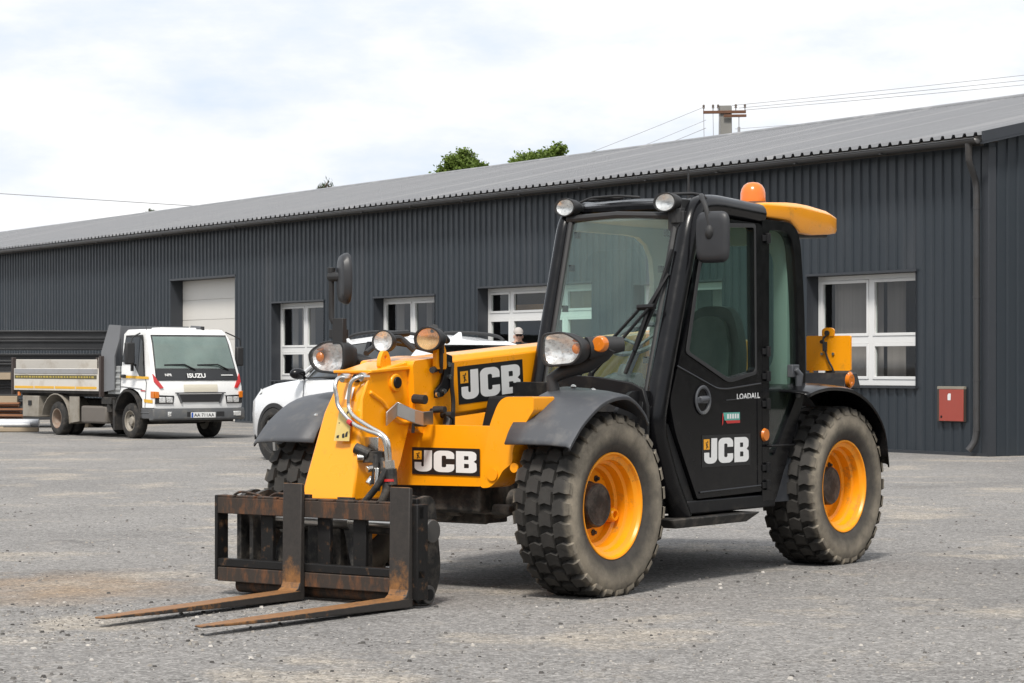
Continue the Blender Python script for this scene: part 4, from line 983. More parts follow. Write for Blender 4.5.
# wheels
def kwheel(x, y, s, front_):
    m = MB(); m.lathe([(.19,.11),(.205,.115),(.20,.09),(.17,.05 if front_ else -.06),(.15,.03 if front_ else -.07),(.09,.05 if front_ else -.075),(.075,.09 if front_ else -.02),(0,.10 if front_ else -.02)] , seg=28)
    m.lathe([(.19,.11),(.19,-.11),(0,-.11)], seg=28)
    w = m.build('wheel', tbeige if front_ else mat('rusty_pale_rim', (.33,.27,.22), .7, var=.2, dirt=(.20,.10,.06), ds=6, dlo=.45, dhi=.7), K, loc=(x,y,.345), ang=35)
    m = MB(); m.lathe([(.195,-.105),(.22,-.118),(.29,-.118),(.33,-.10),(.347,-.07),(.349,0),(.347,.07),(.33,.10),(.29,.118),(.22,.118),(.195,.105)], seg=40); m.build('tyre', M['small_tyre'], w)
    m = MB()
    for k in range(6): a = 2*PI*k/6; m.tube([(.125*math.cos(a),.03 if front_ else -.09,.125*math.sin(a)),(.125*math.cos(a),.062 if front_ else -.05,.125*math.sin(a))], .022, 6)
    m.each('hub_bolt', tdark, w)
    w.rotation_euler = (0,.3,PI if s < 0 else 0)
for s in (-1,1):
    kwheel(0, s*.84, s, True); kwheel(-3.04, s*.84, s, False); kwheel(-3.04, s*.56, s, False)
m = MB(); m.box(-4.86,-4.80,-.7,.7,.55,.72); m.build('rear_bar', tdark, K)
m = MB(); m.box(-4.70,-4.62,-1.0,-.97,.80,.88); m.build('side_marker', M['orange_lens'], K)

# ------------------------------------------------------------------ WHITE SUV (heading to the left, local x forward)
C = thing('white_suv', 'white estate-type car with black roof rails parked behind the telehandler', 'car', (-1.86,35.6,0), math.atan2(.785,-.62))
C.scale = (1.13,1.1,1.13)
def grid_loft(secs, name, mt, par, ang=40, caps=True): m = MB(); m.loft(secs, caps); return m.build(name, mt, par, ang=ang)
# car-local: x from -2.3 (tail) to 2.12 (nose), near side is y+ (its left)
def bodysec(x, zb, zs, zt, w, wt):
    return [(x,-w*.9,zb),(x,w*.9,zb),(x,w*.985,zb+.10),(x,w,zs),(x,w*.985,(zs+zt)/2+.04),(x,wt,zt-.03),(x,wt*.93,zt),(x,wt*.4,zt+.02),(x,-wt*.4,zt+.02),(x,-wt*.93,zt),(x,-wt,zt-.03),(x,-w*.985,(zs+zt)/2+.04),(x,-w,zs),(x,-w*.985,zb+.10)]
S_ = [(2.12,.34,.55,.66,.62,.52),(2.10,.28,.58,.78,.72,.62),(2.02,.25,.60,.88,.82,.74),(1.85,.25,.62,.955,.88,.80),(1.5,.25,.62,1.02,.91,.83),(1.0,.25,.62,1.065,.92,.85),(.72,.25,.62,1.09,.92,.86),(.3,.25,.62,1.10,.925,.865),(-.6,.25,.62,1.115,.925,.87),(-1.4,.25,.62,1.135,.92,.86),(-2.0,.28,.62,1.14,.89,.82),(-2.24,.32,.62,1.10,.84,.77),(-2.30,.40,.64,1.02,.78,.70)]
body = grid_loft([bodysec(*s) for s in S_], 'body', M['car_white'], C, 50)
# greenhouse: dark glass volume with white roof and pillars
def gsec(x, zb, zt, wb, wt): return [(x,-wb,zb),(x,wb,zb),(x,wt+.02,zt-.06),(x,wt-.04,zt),(x,0,zt+.025),(x,-wt+.04,zt),(x,-wt-.02,zt-.06)]
G = [(.88,1.05,1.09,.80,.76),(.62,1.08,1.25,.84,.74),(.15,1.09,1.52,.85,.69),(-.05,1.09,1.595,.85,.67),(-.6,1.10,1.63,.86,.67),(-1.2,1.11,1.615,.86,.66),(-1.75,1.12,1.53,.83,.63),(-1.98,1.12,1.40,.81,.62),(-2.16,1.12,1.16,.78,.66)]
gh = grid_loft([gsec(*g) for g in G], 'glasshouse', mat('dark_car_window', (.014,.017,.018), .05, coat=.5), C, 50)
def rsec(x, zt, wt, th=.05): return [(x,-wt-.02,zt-.075),(x,-wt+.035,zt-.005),(x,0,zt+.035),(x,wt-.035,zt-.005),(x,wt+.02,zt-.075),(x,wt+.0,zt-.06),(x,0,zt-.0),(x,-wt,zt-.06)]
grid_loft([rsec(.06,1.56,.69),rsec(-.05,1.60,.68),rsec(-.6,1.64,.68),rsec(-1.2,1.625,.67),rsec(-1.80,1.545,.64)], 'roof', M['car_white'], C, 50)
m = MB()
for s in (-1,1):
    m.tube(catmull([(.90,s*.80,1.09),(.55,s*.77,1.29),(.12,s*.70,1.52),(-.08,s*.675,1.59)], 4), .030, 8)
m.each('front_pillar', M['car_white'], C)
m = MB()
for s in (-1,1): m.prism([(-1.35,s*.835,1.14),(-1.85,s*.81,1.13),(-1.98,s*.68,1.38),(-1.80,s*.665,1.52),(-1.62,s*.69,1.47)], (0,s*.02,0))
m.each('rear_pillar', M['car_white'], C)
m = MB()
for s in (-1,1): m.hexa([(-.52,s*.842,1.12),(-.62,s*.842,1.12),(-.62,s*.86,1.12),(-.52,s*.86,1.12),(-.54,s*.69,1.57),(-.62,s*.69,1.57),(-.62,s*.705,1.57),(-.54,s*.705,1.57)])
m.each('door_pillar', M['black_gloss'], C)
m = MB()
for s in (-1,1): m.tube(catmull([(.02,s*.64,1.59),(-.15,s*.64,1.655),(-.6,s*.63,1.69),(-1.2,s*.625,1.675),(-1.6,s*.61,1.635),(-1.75,s*.60,1.575)], 4), .022, 8)
m.each('roof_rail', M['rubber_black'], C)
m = MB(); m.prism([(-1.42,0,1.61),(-1.66,0,1.575),(-1.64,0,1.68),(-1.60,0,1.685)], (0,.03,0)); m.build('roof_fin', M['car_white'], C, bev=.01)
m = MB(); m.loft([[( -1.78,-.62,1.54),(-1.78,.62,1.54),(-1.78,.62,1.575),(-1.78,-.62,1.575)],[(-2.02,-.6,1.515),(-2.02,.6,1.515),(-2.02,.6,1.53),(-2.02,-.6,1.53)]]); m.build('spoiler', M['car_white'], C, bev=.01)
for s in (1,-1):
    m = MB(); m.ball((.66,s*.985,1.155), .085, .12, .075, 14, 8); m.tube([(.68,s*.86,1.10),(.66,s*.95,1.13)], .03, 8); m.build('wing_mirror', M['black_gloss'], C, ang=60)
m = MB(); 
for z in (1.118,): m.tube([(.80,.868,1.092),(.3,.872,1.108),(-.6,.877,1.123),(-1.4,.868,1.14)], .012, 6)
m.build('window_trim', M['rubber_black'], C)
for x in (1.32,-1.42):
    m = MB(); m.lathe([(.40,.0),(.40,.02),(.345,.024),(.345,-.12)], seg=40); m.build('wheel_arch', M['rubber_black'], C, loc=(x,.918,.365)); 
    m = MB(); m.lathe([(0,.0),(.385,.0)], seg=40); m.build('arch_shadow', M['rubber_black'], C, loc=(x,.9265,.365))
    for s in (1,-1):
        m = MB(); m.lathe([(.225,-.09),(.26,-.11),(.335,-.10),(.352,-.06),(.352,.06),(.335,.10),(.26,.11),(.23,.095)], seg=40); w = m.build('wheel', M['small_tyre'], C, loc=(x,s*.85,.352))
        m = MB(); m.lathe([(.235,.10),(.24,.075),(.22,.05),(.215,.02)], seg=40)
        for k in range(5):
            a = 2*PI*k/5; u = V((math.cos(a),0,math.sin(a))); v = V((-math.sin(a),0,math.cos(a)))
            m.hexa([u*.03-v*.035+V((0,.05,0)),u*.03+v*.035+V((0,.05,0)),u*.03+v*.03+V((0,.09,0)),u*.03-v*.03+V((0,.09,0)),u*.23-v*.03+V((0,.06,0)),u*.23+v*.03+V((0,.06,0)),u*.23+v*.025+V((0,.085,0)),u*.23-v*.025+V((0,.085,0))])
        m.lathe([(.06,.095),(.05,.105),(0,.105)], seg=16); m.build('rim', M['steel'], w)
        w.rotation_euler = (0,.4,0 if s > 0 else PI)
m = MB(); m.prism([(2.045,.60,.80),(1.93,.80,.82),(1.72,.865,.90),(1.76,.84,.95),(2.0,.70,.885)], (0,.012,.0)); m.build('headlight', M['reflector'], C)
m = MB(); m.box(-1.0,1.0,.90,.932,.24,.32); m.loft([[(2.13,-.5,.30),(2.13,.5,.30),(2.13,.5,.50),(2.13,-.5,.50)],[(2.0,-.80,.26),(2.0,.80,.26),(2.0,.80,.40),(2.0,-.80,.40)]]); m.build('sill_trim', M['rubber_black'], C)

for s in (1,-1):
    m = MB(); m.hexa([(-2.24,s*.62,.86),(-2.12,s*.865,.86),(-2.06,s*.865,.86),(-2.20,s*.62,.86),(-2.275,s*.60,1.02),(-2.16,s*.84,1.02),(-2.06,s*.85,1.02),(-2.2,s*.6,1.02)]); m.build('tail_light', M['red_lens'], C, bev=.01)
    for x in (-.35,-1.25):
        m = MB(); m.tube([(x-.09,s*.955,.93),(x+.09,s*.957,.93)], .016, 6); m.build('door_handle', M['car_white'], C)
    m = MB(); m.tube([(.62,s*.935,.42),(.62,s*.938,.75),(.60,s*.918,1.08)], .006, 5); m.tube([(-.50,s*.935,.42),(-.50,s*.94,.75),(-.50,s*.925,1.11)], .006, 5); m.tube([(-1.05,s*.935,.5),(-1.2,s*.94,.75),(-1.42,s*.92,1.12)], .006, 5); m.each('door_gap', M['rubber_black'], C)
m = MB(); m.box(-2.312,-2.29,-.28,.28,.62,.74); m.build('number_plate', M['white_ink'], C, bev=.004)

# ------------------------------------------------------------------ man behind the car, on the entrance step
st = MB(); st.box(-.75,.75,-.6,.6,0,.38); st.box(-.75,.75,-1.0,-.6,0,.22)
so_ = st.build('concrete_step', mat('concrete_step', (.27,.26,.245), .9, var=.12), None, bev=.02, loc=(.35,46.3,0)); tag(so_, 'low concrete step block under the man behind the white car', 'step'); so_.rotation_euler = (0,0,R(-10))
def person(loc, rz, label):
    me = bpy.data.meshes.new('body')
    J = {'pel':(0,0,.93),'sp':(0,.01,1.15),'ch':(0,.0,1.36),'nk':(0,-.01,1.50),'hd':(0,-.03,1.60),'ht':(0,-.025,1.71),
         'sl':(.17,0,1.43),'el':(.23,.02,1.16),'wl':(.22,-.12,.95),'hl':(.21,-.16,.88),'sr':(-.17,0,1.43),'er':(-.23,.02,1.16),'wr':(-.22,-.12,.95),'hr':(-.21,-.16,.88),
         'pl':(.09,0,.90),'kl':(.10,-.02,.50),'al':(.11,.02,.09),'tl':(.12,-.17,.04),'pr':(-.09,0,.90),'kr':(-.10,-.02,.50),'ar':(-.11,.02,.09),'tr':(-.12,-.17,.04)}
    rad = {'pel':.15,'sp':.135,'ch':.15,'nk':.062,'hd':.082,'ht':.07,'sl':.07,'el':.047,'wl':.033,'hl':.035,'sr':.07,'er':.047,'wr':.033,'hr':.035,'pl':.095,'kl':.062,'al':.042,'tl':.035,'pr':.095,'kr':.062,'ar':.042,'tr':.035}
    nm = list(J); E_ = [('pel','sp'),('sp','ch'),('ch','nk'),('nk','hd'),('hd','ht'),('ch','sl'),('sl','el'),('el','wl'),('wl','hl'),('ch','sr'),('sr','er'),('er','wr'),('wr','hr'),('pel','pl'),('pl','kl'),('kl','al'),('al','tl'),('pel','pr'),('pr','kr'),('kr','ar'),('ar','tr')]
    me.from_pydata([J[n] for n in nm], [(nm.index(a), nm.index(b)) for a, b in E_], [])
    ob = bpy.data.objects.new('person', me); COL.objects.link(ob)
    ob.modifiers.new('Skin', 'SKIN'); s = ob.modifiers.new('Sub', 'SUBSURF'); s.levels = s.render_levels = 2
    for i, n in enumerate(nm): me.skin_vertices[0].data[i].radius = (rad[n], rad[n]*(.72 if n in ('pel','sp','ch') else 1))
    me.skin_vertices[0].data[0].use_root = True
    bpy.context.view_layer.update()
    m2 = bpy.data.meshes.new_from_object(ob.evaluated_get(bpy.context.evaluated_depsgraph_get())); bpy.data.objects.remove(ob)
    m2.name = 'person'; m2.materials.clear()
    for q in (mat('skin', (.58,.35,.26), .6, var=.06), mat('dark_jacket', (.03,.033,.04), .85), mat('dark_trousers', (.035,.035,.04), .9), mat('shoe', (.02,.018,.016), .6)): m2.materials.append(q)
    for p in m2.polygons:
        c = p.center
        p.material_index = 3 if c.z < .11 else 2 if (c.z < .93 and abs(c.x) < .19) else 0 if (c.z > 1.49 or (abs(c.x) > .16 and c.z < .95)) else 1
        p.use_smooth = True
    o = bpy.data.objects.new('person', m2); COL.objects.link(o); o.location = loc; o.rotation_euler = (0,0,rz)
    tag(o, label, 'person')
    h = MB(); h.ball((0,-.02,1.68), .098, .112, .105, 18, 8, top=PI*.52); h.loft([[(.085*math.cos(t), -.02-.10*math.sin(t)-.0, 1.675) for t in [PI*k/8 for k in range(9)]], [(.075*math.cos(t), -.06-.155*math.sin(t), 1.655) for t in [PI*k/8 for k in range(9)]]], caps=False, closed=False)
    h.build('cap', mat('pale_grey_cap', (.42,.385,.36), .85, var=.08), o)
    g = MB()
    for s in (-1,1): g.ball((s*.036,-.115,1.625), .028, .01, .018, 10, 6)
    g.box(-.012,.012,-.125,-.115,1.62,1.635); g.build('dark_glasses', M['rubber_black'], o)
    f = MB(); f.ball((0,-.115,1.59), .014, .026, .026, 8, 6); f.ball((.085,-.02,1.60), .014, .025, .034, 8, 6); f.ball((-.085,-.02,1.60), .014, .025, .034, 8, 6); f.ball((0,-.10,1.545), .030, .014, .008, 8, 5); f.build('face_features', m2.materials[0], o)
    return o
person((.118,46.0,.38), R(8), 'man in a pale cap and dark glasses standing beyond the white car')

# ------------------------------------------------------------------ stacked steel panels, timber and planks at the far left
def mulc(c, k): return tuple(a*k for a in c)
pm = mat('black_steel_panel', (.020,.021,.023), .38, var=.15, dirt=(.05,.05,.052), ds=1.3, dlo=.5, dhi=.75, sc=(.3,1,1))
words = ['topmost', 'second from the top', 'third from the top', 'lowest']
PX0, PX1, PY = -14.2, -9.25, 55.2
for k in range(4):
    z1 = 2.24-k*.535; 
    m = MB(); z0 = z1-.455
    m.box(PX0+(k % 2)*.05,PX1+(k % 2)*.04-.06*k,PY+.06,PY+1.5,z0+.05,z1-.04)
    for zz, d in ((z1-.045,.0),(z1-.20,.02),(z0+.19,.02),(z0+.005,.0)): m.box(PX0,PX1-.06*k,PY+d,PY+1.55,zz,zz+.045)
    tag(m.build('steel_panel', pm, bev=.006), f'long black ribbed steel panel, {words[k]} in the stack behind the truck', 'steel panel', 'stacked black steel panels')
tm = mat('pale_timber', (.34,.27,.19), .8, var=.2, vs=2, sc=(1,6,6))
tl_ = ['pale timber bearer between the second and third black panels', 'pale timber bearer between the third and lowest black panels']
for k, (z, x1) in enumerate(((1.258,-11.5),(.723,-11.35))):
    m = MB(); m.box(x1-1.9,x1+.02,PY-.12,PY+.10,z-.078,z-.005+.072); m.build('x', tm) if 0 else None
    o = MB(); o.box(x1-1.9,x1,PY-.16,PY-.01,z-.15,z+.01); tag(o.build('timber_bearer', tm, bev=.008), tl_[k].replace('between', 'lying along'), 'timber')
for k, x in enumerate((-13.6,-11.9,-9.9)):
    o = MB(); o.box(x-.12,x+.12,PY+.2,PY+1.4,0,.18); tag(o.build('bearer_block', tm, bev=.01), ['left', 'middle', 'right'][k]+' timber block under the stack of black panels', 'timber block', 'blocks under the panel stack')
wm = mat('rough_brown_plank', (.27,.125,.065), .85, var=.35, vs=1.5, sc=(.6,5,5))
pl = ['topmost rough brown plank on the pile left of the truck','thin split brown plank just under the top of the pile','reddish brown plank sticking out furthest right from the pile','crooked brown plank in the middle of the pile','greyish plank in the lower middle of the pile','wide brown plank near the bottom of the pile','bottom plank of the pile touching the ground bearers']
rs = random.Random(4)
zz = .61
for k in range(7):
    L_ = 2.6; x1 = -10.63+rs.uniform(-.14,.16)+(.12 if k == 2 else 0); th = .04+.012*rs.random()
    m = MB(); a = rs.uniform(-.035,.035)
    for j in range(2+(k > 3)): m.hexa([(-L_,j*.19,-th/2),(0,j*.19+.01,-th/2),(0,j*.19+.16,-th/2),(-L_,j*.19+.15,-th/2),(-L_,j*.19,th/2),(0,j*.19+.01,th/2),(0,j*.19+.16,th/2),(-L_,j*.19+.15,th/2)]) if j == 0 else None
    o = m.build('plank', wm, bev=.005, loc=(x1,52.1+rs.uniform(-.08,.2),zz)); o.rotation_euler = (0,a*.5,a)
    tag(o, pl[k], 'plank', 'planks in the pile by the truck'); zz -= .066
m = MB(); m.tube([(-13.6,51.75,.195),(-10.2,51.75,.195)], .085, 14); m.tube([(-13.6,51.60,.16),(-10.35,51.60,.16)], .05, 8)
tag(m.build('wrapped_bundle', mat('pale_plastic_wrap', (.50,.52,.55), .3, var=.15, vs=6, bs=.6, bsc=14)), 'long bundle in shiny pale wrap lying before the brown planks', 'bundle')
m = MB(); m.box(-13.6,-10.15,51.40,51.52,.012,.10); tag(m.build('beam', tm, bev=.01), 'low weathered timber beam lying on the ground at far left', 'beam')
for k, x in enumerate((-13.2,-11.0)):
    m = MB(); m.box(x-.08,x+.08,51.5,52.5,.0,.115); tag(m.build('ground_bearer', tm, bev=.008), ['left hand', 'right hand'][k]+' timber bearer under the plank pile', 'timber', 'bearers under the plank pile')
# ------------------------------------------------------------------ GROUND
def ground_mat():
    m, nt, b = nodes('worn_asphalt')
    tc = nd(nt, 'ShaderNodeTexCoord'); o = tc.outputs['Object']
    big = noise(nt, .11, 5, .6, vec=o); mid = noise(nt, .45, 6, .62, vec=o); fine = noise(nt, 26, 6, .75, vec=o); grit = noise(nt, 95, 3, .8, vec=o)
    c = mixc(nt, ramp(nt, mid, [(.32,0.0),(.68,1.0)]), (.182,.175,.168), (.238,.229,.219))
    c = mixc(nt, ramp(nt, big, [(.40,0.0),(.62,.7)]), c, (.235,.225,.213))
    # sandy dust and pale chippings lying in drifts of their own shape
    dn = noise(nt, .62, 9, .66, vec=o)
    d = mth(nt, 'MULTIPLY', ramp(nt, dn, [(.53,0.0),(.63,1.0)]), ramp(nt, fine, [(.34,.3),(.60,1.0)]))
    c = mixc(nt, mth(nt, 'MULTIPLY', d, .85), c, (.36,.318,.262))
    dn2 = noise(nt, 1.7, 9, .72, vec=o); c = mixc(nt, ramp(nt, dn2, [(.58,0.0),(.68,.55)]), c, (.33,.30,.262))
    # brownish soil left of the forks
    sp = nd(nt, 'ShaderNodeSeparateXYZ'); nt.links.new(o, sp.inputs[0])
    dx = mth(nt, 'MULTIPLY', mth(nt, 'ADD', sp.outputs[0], 3.0), .40); dy = mth(nt, 'MULTIPLY', mth(nt, 'ADD', sp.outputs[1], -15.4), .34)
    rr = mth(nt, 'SQRT', mth(nt, 'ADD', mth(nt, 'MULTIPLY', dx, dx), mth(nt, 'MULTIPLY', dy, dy)))
    m2 = noise(nt, 1.1, 8, .7, vec=o)
    soil = mth(nt, 'MULTIPLY', ramp(nt, mth(nt, 'ADD', rr, mth(nt, 'MULTIPLY', m2, 1.1)), [(.8,1.0),(1.6,0.0)]), ramp(nt, m2, [(.38,.30),(.58,.9)]))
    c = mixc(nt, soil, c, (.255,.192,.135))
    # old oil and damp stains
    oil = ramp(nt, noise(nt, .5, 9, .7, vec=o), [(.60,0.0),(.69,.55)]); c = mixc(nt, oil, c, (.095,.089,.084))
    # hair cracks in part of the yard
    vo = nd(nt, 'ShaderNodeTexVoronoi'); vo.feature = 'DISTANCE_TO_EDGE'; vo.inputs['Scale'].default_value = .22
    vm = nd(nt, 'ShaderNodeVectorMath'); vm.operation = 'MULTIPLY_ADD'; nz = nd(nt, 'ShaderNodeTexNoise'); nz.inputs['Scale'].default_value = .9; nz.inputs['Detail'].default_value = 7; nt.links.new(o, nz.inputs['Vector'])
    nt.links.new(nz.outputs['Color'], vm.inputs[0]); vm.inputs[1].default_value = (2.2,2.2,0); nt.links.new(o, vm.inputs[2]); nt.links.new(vm.outputs[0], vo.inputs['Vector'])
    crack = mth(nt, 'MULTIPLY', ramp(nt, vo.outputs['Distance'], [(.0, .4), (.005, 0.0)]), ramp(nt, big, [(.42, 1.0), (.56, .0)])); c = mixc(nt, crack, c, (.05,.047,.044))
    # aggregate: each small stone set in the surface has its own tone
    for vsc, lo, hi in ((75, .55, 1.6), (32, .78, 1.25)):
        vg = nd(nt, 'ShaderNodeTexVoronoi'); vg.inputs['Scale'].default_value = vsc; nt.links.new(o, vg.inputs['Vector'])
        vs_ = nd(nt, 'ShaderNodeSeparateColor'); nt.links.new(vg.outputs['Color'], vs_.inputs[0])
        g_ = ramp(nt, vs_.outputs[0], [(.0, lo), (.55, 1.0), (1.0, hi)]); c = mixc(nt, .8, c, g_, 'MULTIPLY')
    nt.links.new(c, b.inputs['Base Color']); b.inputs['Roughness'].default_value = .92; b.inputs['Specular IOR Level'].default_value = .25
    bump(nt, b, mth(nt, 'ADD', mth(nt, 'MULTIPLY', grit, .5), fine), .9, .010)
    return m
gm = ground_mat()
m = MB()
# dense near the camera with slight unevenness, then one sheet to the horizon
def gz(x, y):
    if y < 0 or y > 36 or abs(x) > 12: return 0
    e = min(1, y/4, (36-y)/6, (12-abs(x))/3); return e*.022*(noise_v(x, y)-.3)
from mathutils import noise as mno
def noise_v(x, y): return mno.fractal(V((x*.55, y*.55, 3.1)), .8, 2.1, 4)*.5
def under(x, y):     # keep it level under the wheels and forks
    lx = (x-.553)*-.588+(y-16.708)*-.809; ly = (x-.553)*.809+(y-16.708)*-.588
    return 0 if (-2.8 < lx < 5.2 and -1.7 < ly < 1.7) else 1
nx, ny = 96, 140
xs = [-12+24*i/nx for i in range(nx+1)]; ys = [0+36*j/ny for j in range(ny+1)]
gv = [(x, y, gz(x,y)*under(x,y)) for y in ys for x in xs]
m.add(gv, [(j*(nx+1)+i, j*(nx+1)+i+1, (j+1)*(nx+1)+i+1, (j+1)*(nx+1)+i) for j in range(ny) for i in range(nx)])
Bx, By0, By1, BG = 12, 0, 36, 1500
for q in ([(-BG,-BG),(BG,-BG),(BG,By0),(Bx,By0),(-Bx,By0),(-BG,By0)], [(-BG,By1),(-Bx,By1),(Bx,By1),(BG,By1),(BG,BG),(-BG,BG)], [(-BG,By0),(-Bx,By0),(-Bx,By1),(-BG,By1)], [(Bx,By0),(BG,By0),(BG,By1),(Bx,By1)]):
    m.face([(a,b,0) for a, b in q])
tag(m.build('ground', gm, ang=180), kind='structure')
# loose chippings near the camera (nobody could count them)
m = MB(); rs = random.Random(5)
for k in range(9000):
    y = 10.3+rs.random()**1.8*16; x = (rs.random()-.5)*2*(y*.235)
    if rs.random() < .2: x = -1.2-rs.random()*2.6; y = 11.2+rs.random()*3.2
    r = .0035+.011*rs.random()**6
    if mno.noise(V((x*.9,y*.9,0))) < -.05 and rs.random() < .75: continue
    a = rs.random()*6; z = gz(x,y)*under(x,y)+r*.25
    P = [(r*math.cos(a+t)*(1+.4*rs.random()), r*math.sin(a+t)*(1+.3*rs.random())) for t in (0,1.3,2.7,4.1,5.2)]
    m.add([(x+p,y+q,z-r*.4) for p, q in P]+[(x+p*.6,y+q*.6,z+r*.55) for p, q in P], [(5,6,7,8,9)]+[(i,(i+1) % 5,5+(i+1) % 5,5+i) for i in range(5)])
def chip_mat():
    mm, nt, b = nodes('loose_chippings'); ge = nd(nt, 'ShaderNodeNewGeometry')
    c = nt.nodes.new('ShaderNodeValToRGB'); e = c.color_ramp.elements; e[0].color = (.05,.047,.044,1); e[1].color = (.52,.49,.45,1); q = e.new(.45); q.color = (.17,.16,.15,1); q = e.new(.8); q.color = (.30,.275,.24,1)
    nt.links.new(ge.outputs['Random Per Island'], c.inputs[0]); nt.links.new(c.outputs[0], b.inputs['Base Color']); b.inputs['Roughness'].default_value = .9
    return mm
tag(m.build('gravel', chip_mat(), smooth=False, weld=False), kind='stuff')

# ------------------------------------------------------------------ WAREHOUSE (local x along the front to the far end, y outwards)
BA = math.atan2(.846,-.533)
B = thing('warehouse', 'long low warehouse clad in dark grey ribbed steel under a grey metal roof', 'warehouse', (7.47,37.6,0), BA)
clad = mat('anthracite_cladding', (.022,.029,.037), .44, var=.14, vs=.9, sc=(1,.2,.12), dirt=(.048,.052,.059), ds=.9, dlo=.55, dhi=.8, spec=.5)
trimm = mat('dark_grey_trim', (.032,.036,.043), .45, var=.08)
roofm = mat('grey_roof_sheet', (.20,.203,.212), .40, var=.16, vs=1.3, dirt=(.27,.27,.275), ds=1.1, dlo=.5, dhi=.62, sc=(1,.012,.012))
framew = mat('white_window_frame', (.72,.72,.71), .38, var=.03)
LEN, DEP, EZ, PIT = 88.0, 16.0, 4.95, .213
openings = [(1.67,4.44,1.09,2.96,1.86), (6.85,9.62,1.09,2.96,1.86), (11.05,15.32,1.08,3.05,2.46), (17.13,19.84,1.08,2.95,1.84), (22.29,25.02,1.08,2.95,1.81)]
door_op = (27.07,31.0,0,3.68)
def profile(a0, a1, per, pts):
    k0 = int(a0/per)-1; out = []
    for k in range(k0, int(a1/per)+2):
        for t, h in pts: out.append((k*per+t*per, h))
    def hat(x):
        for (p, hp), (q, hq) in zip(out, out[1:]):
            if p <= x <= q: return hp+(hq-hp)*((x-p)/(q-p) if q > p else 0)
        return 0
    P = [(a0, hat(a0))] + [(x, h) for x, h in out if a0+1e-4 < x < a1-1e-4] + [(a1, hat(a1))]
    return P
RIB = [(0,0),(.66,0),(.74,.028),(.92,.028),(.999,0)]
m = MB()
ops = sorted([o[:4] for o in openings]+[door_op])
x = 0.0; segs = []
for o in ops: segs.append((x, o[0], [(0, None)])); segs.append((o[0], o[1], o)); x = o[1]
segs.append((x, LEN, [(0, None)]))
def wall_h(s): return EZ-.02
for a, b, o in segs:
    P = profile(a, b, .222, RIB)
    rng = [(0, EZ-.02)] if isinstance(o, list) else [(z0, z1) for z0, z1 in ((0, o[2]), (o[3], EZ-.02)) if z1 > z0]
    for z0, z1 in rng:
        for (p, hp), (q, hq) in zip(P, P[1:]): m.face([(p,hp,z0),(q,hq,z0),(q,hq,z1),(p,hp,z1)])
m.build('front_wall', clad, B, smooth=False)
m = MB()     # gable wall facing right, set back a little behind the corner trim
P = profile(.0, DEP, .222, RIB)
for (p, hp), (q, hq) in zip(P, P[1:]):
    f = lambda d: EZ+PIT*(min(d, DEP-d)+.2)-.03
    m.face([(-.0-hp,-p,0),(-.0-hq,-q,0),(-.0-hq,-q,f(q)),(-.0-hp,-p,f(p))])
m.face([(LEN,0,0),(LEN,-DEP,0),(LEN,-DEP,EZ),(LEN,-DEP/2,EZ+PIT*DEP/2),(LEN,0,EZ)]); m.face([(0,-DEP,0),(LEN,-DEP,0),(LEN,-DEP,EZ),(0,-DEP,EZ)])
m.build('gable_wall', clad, B, smooth=False)
m = MB(); m.box(-.035,.12,-.02,.034,0,EZ-.1); m.box(-.036,.0,-.12,.0301,0,EZ-.1)
m.build('corner_trim', trimm, B, bev=.004)
m = MB()     # base flashing
xx = 0
for a, b in ((0,27.0),(31.06,LEN)): m.box(a,b,-.02,.036,.0,.05)
m.build('base_flashing', trimm, B)
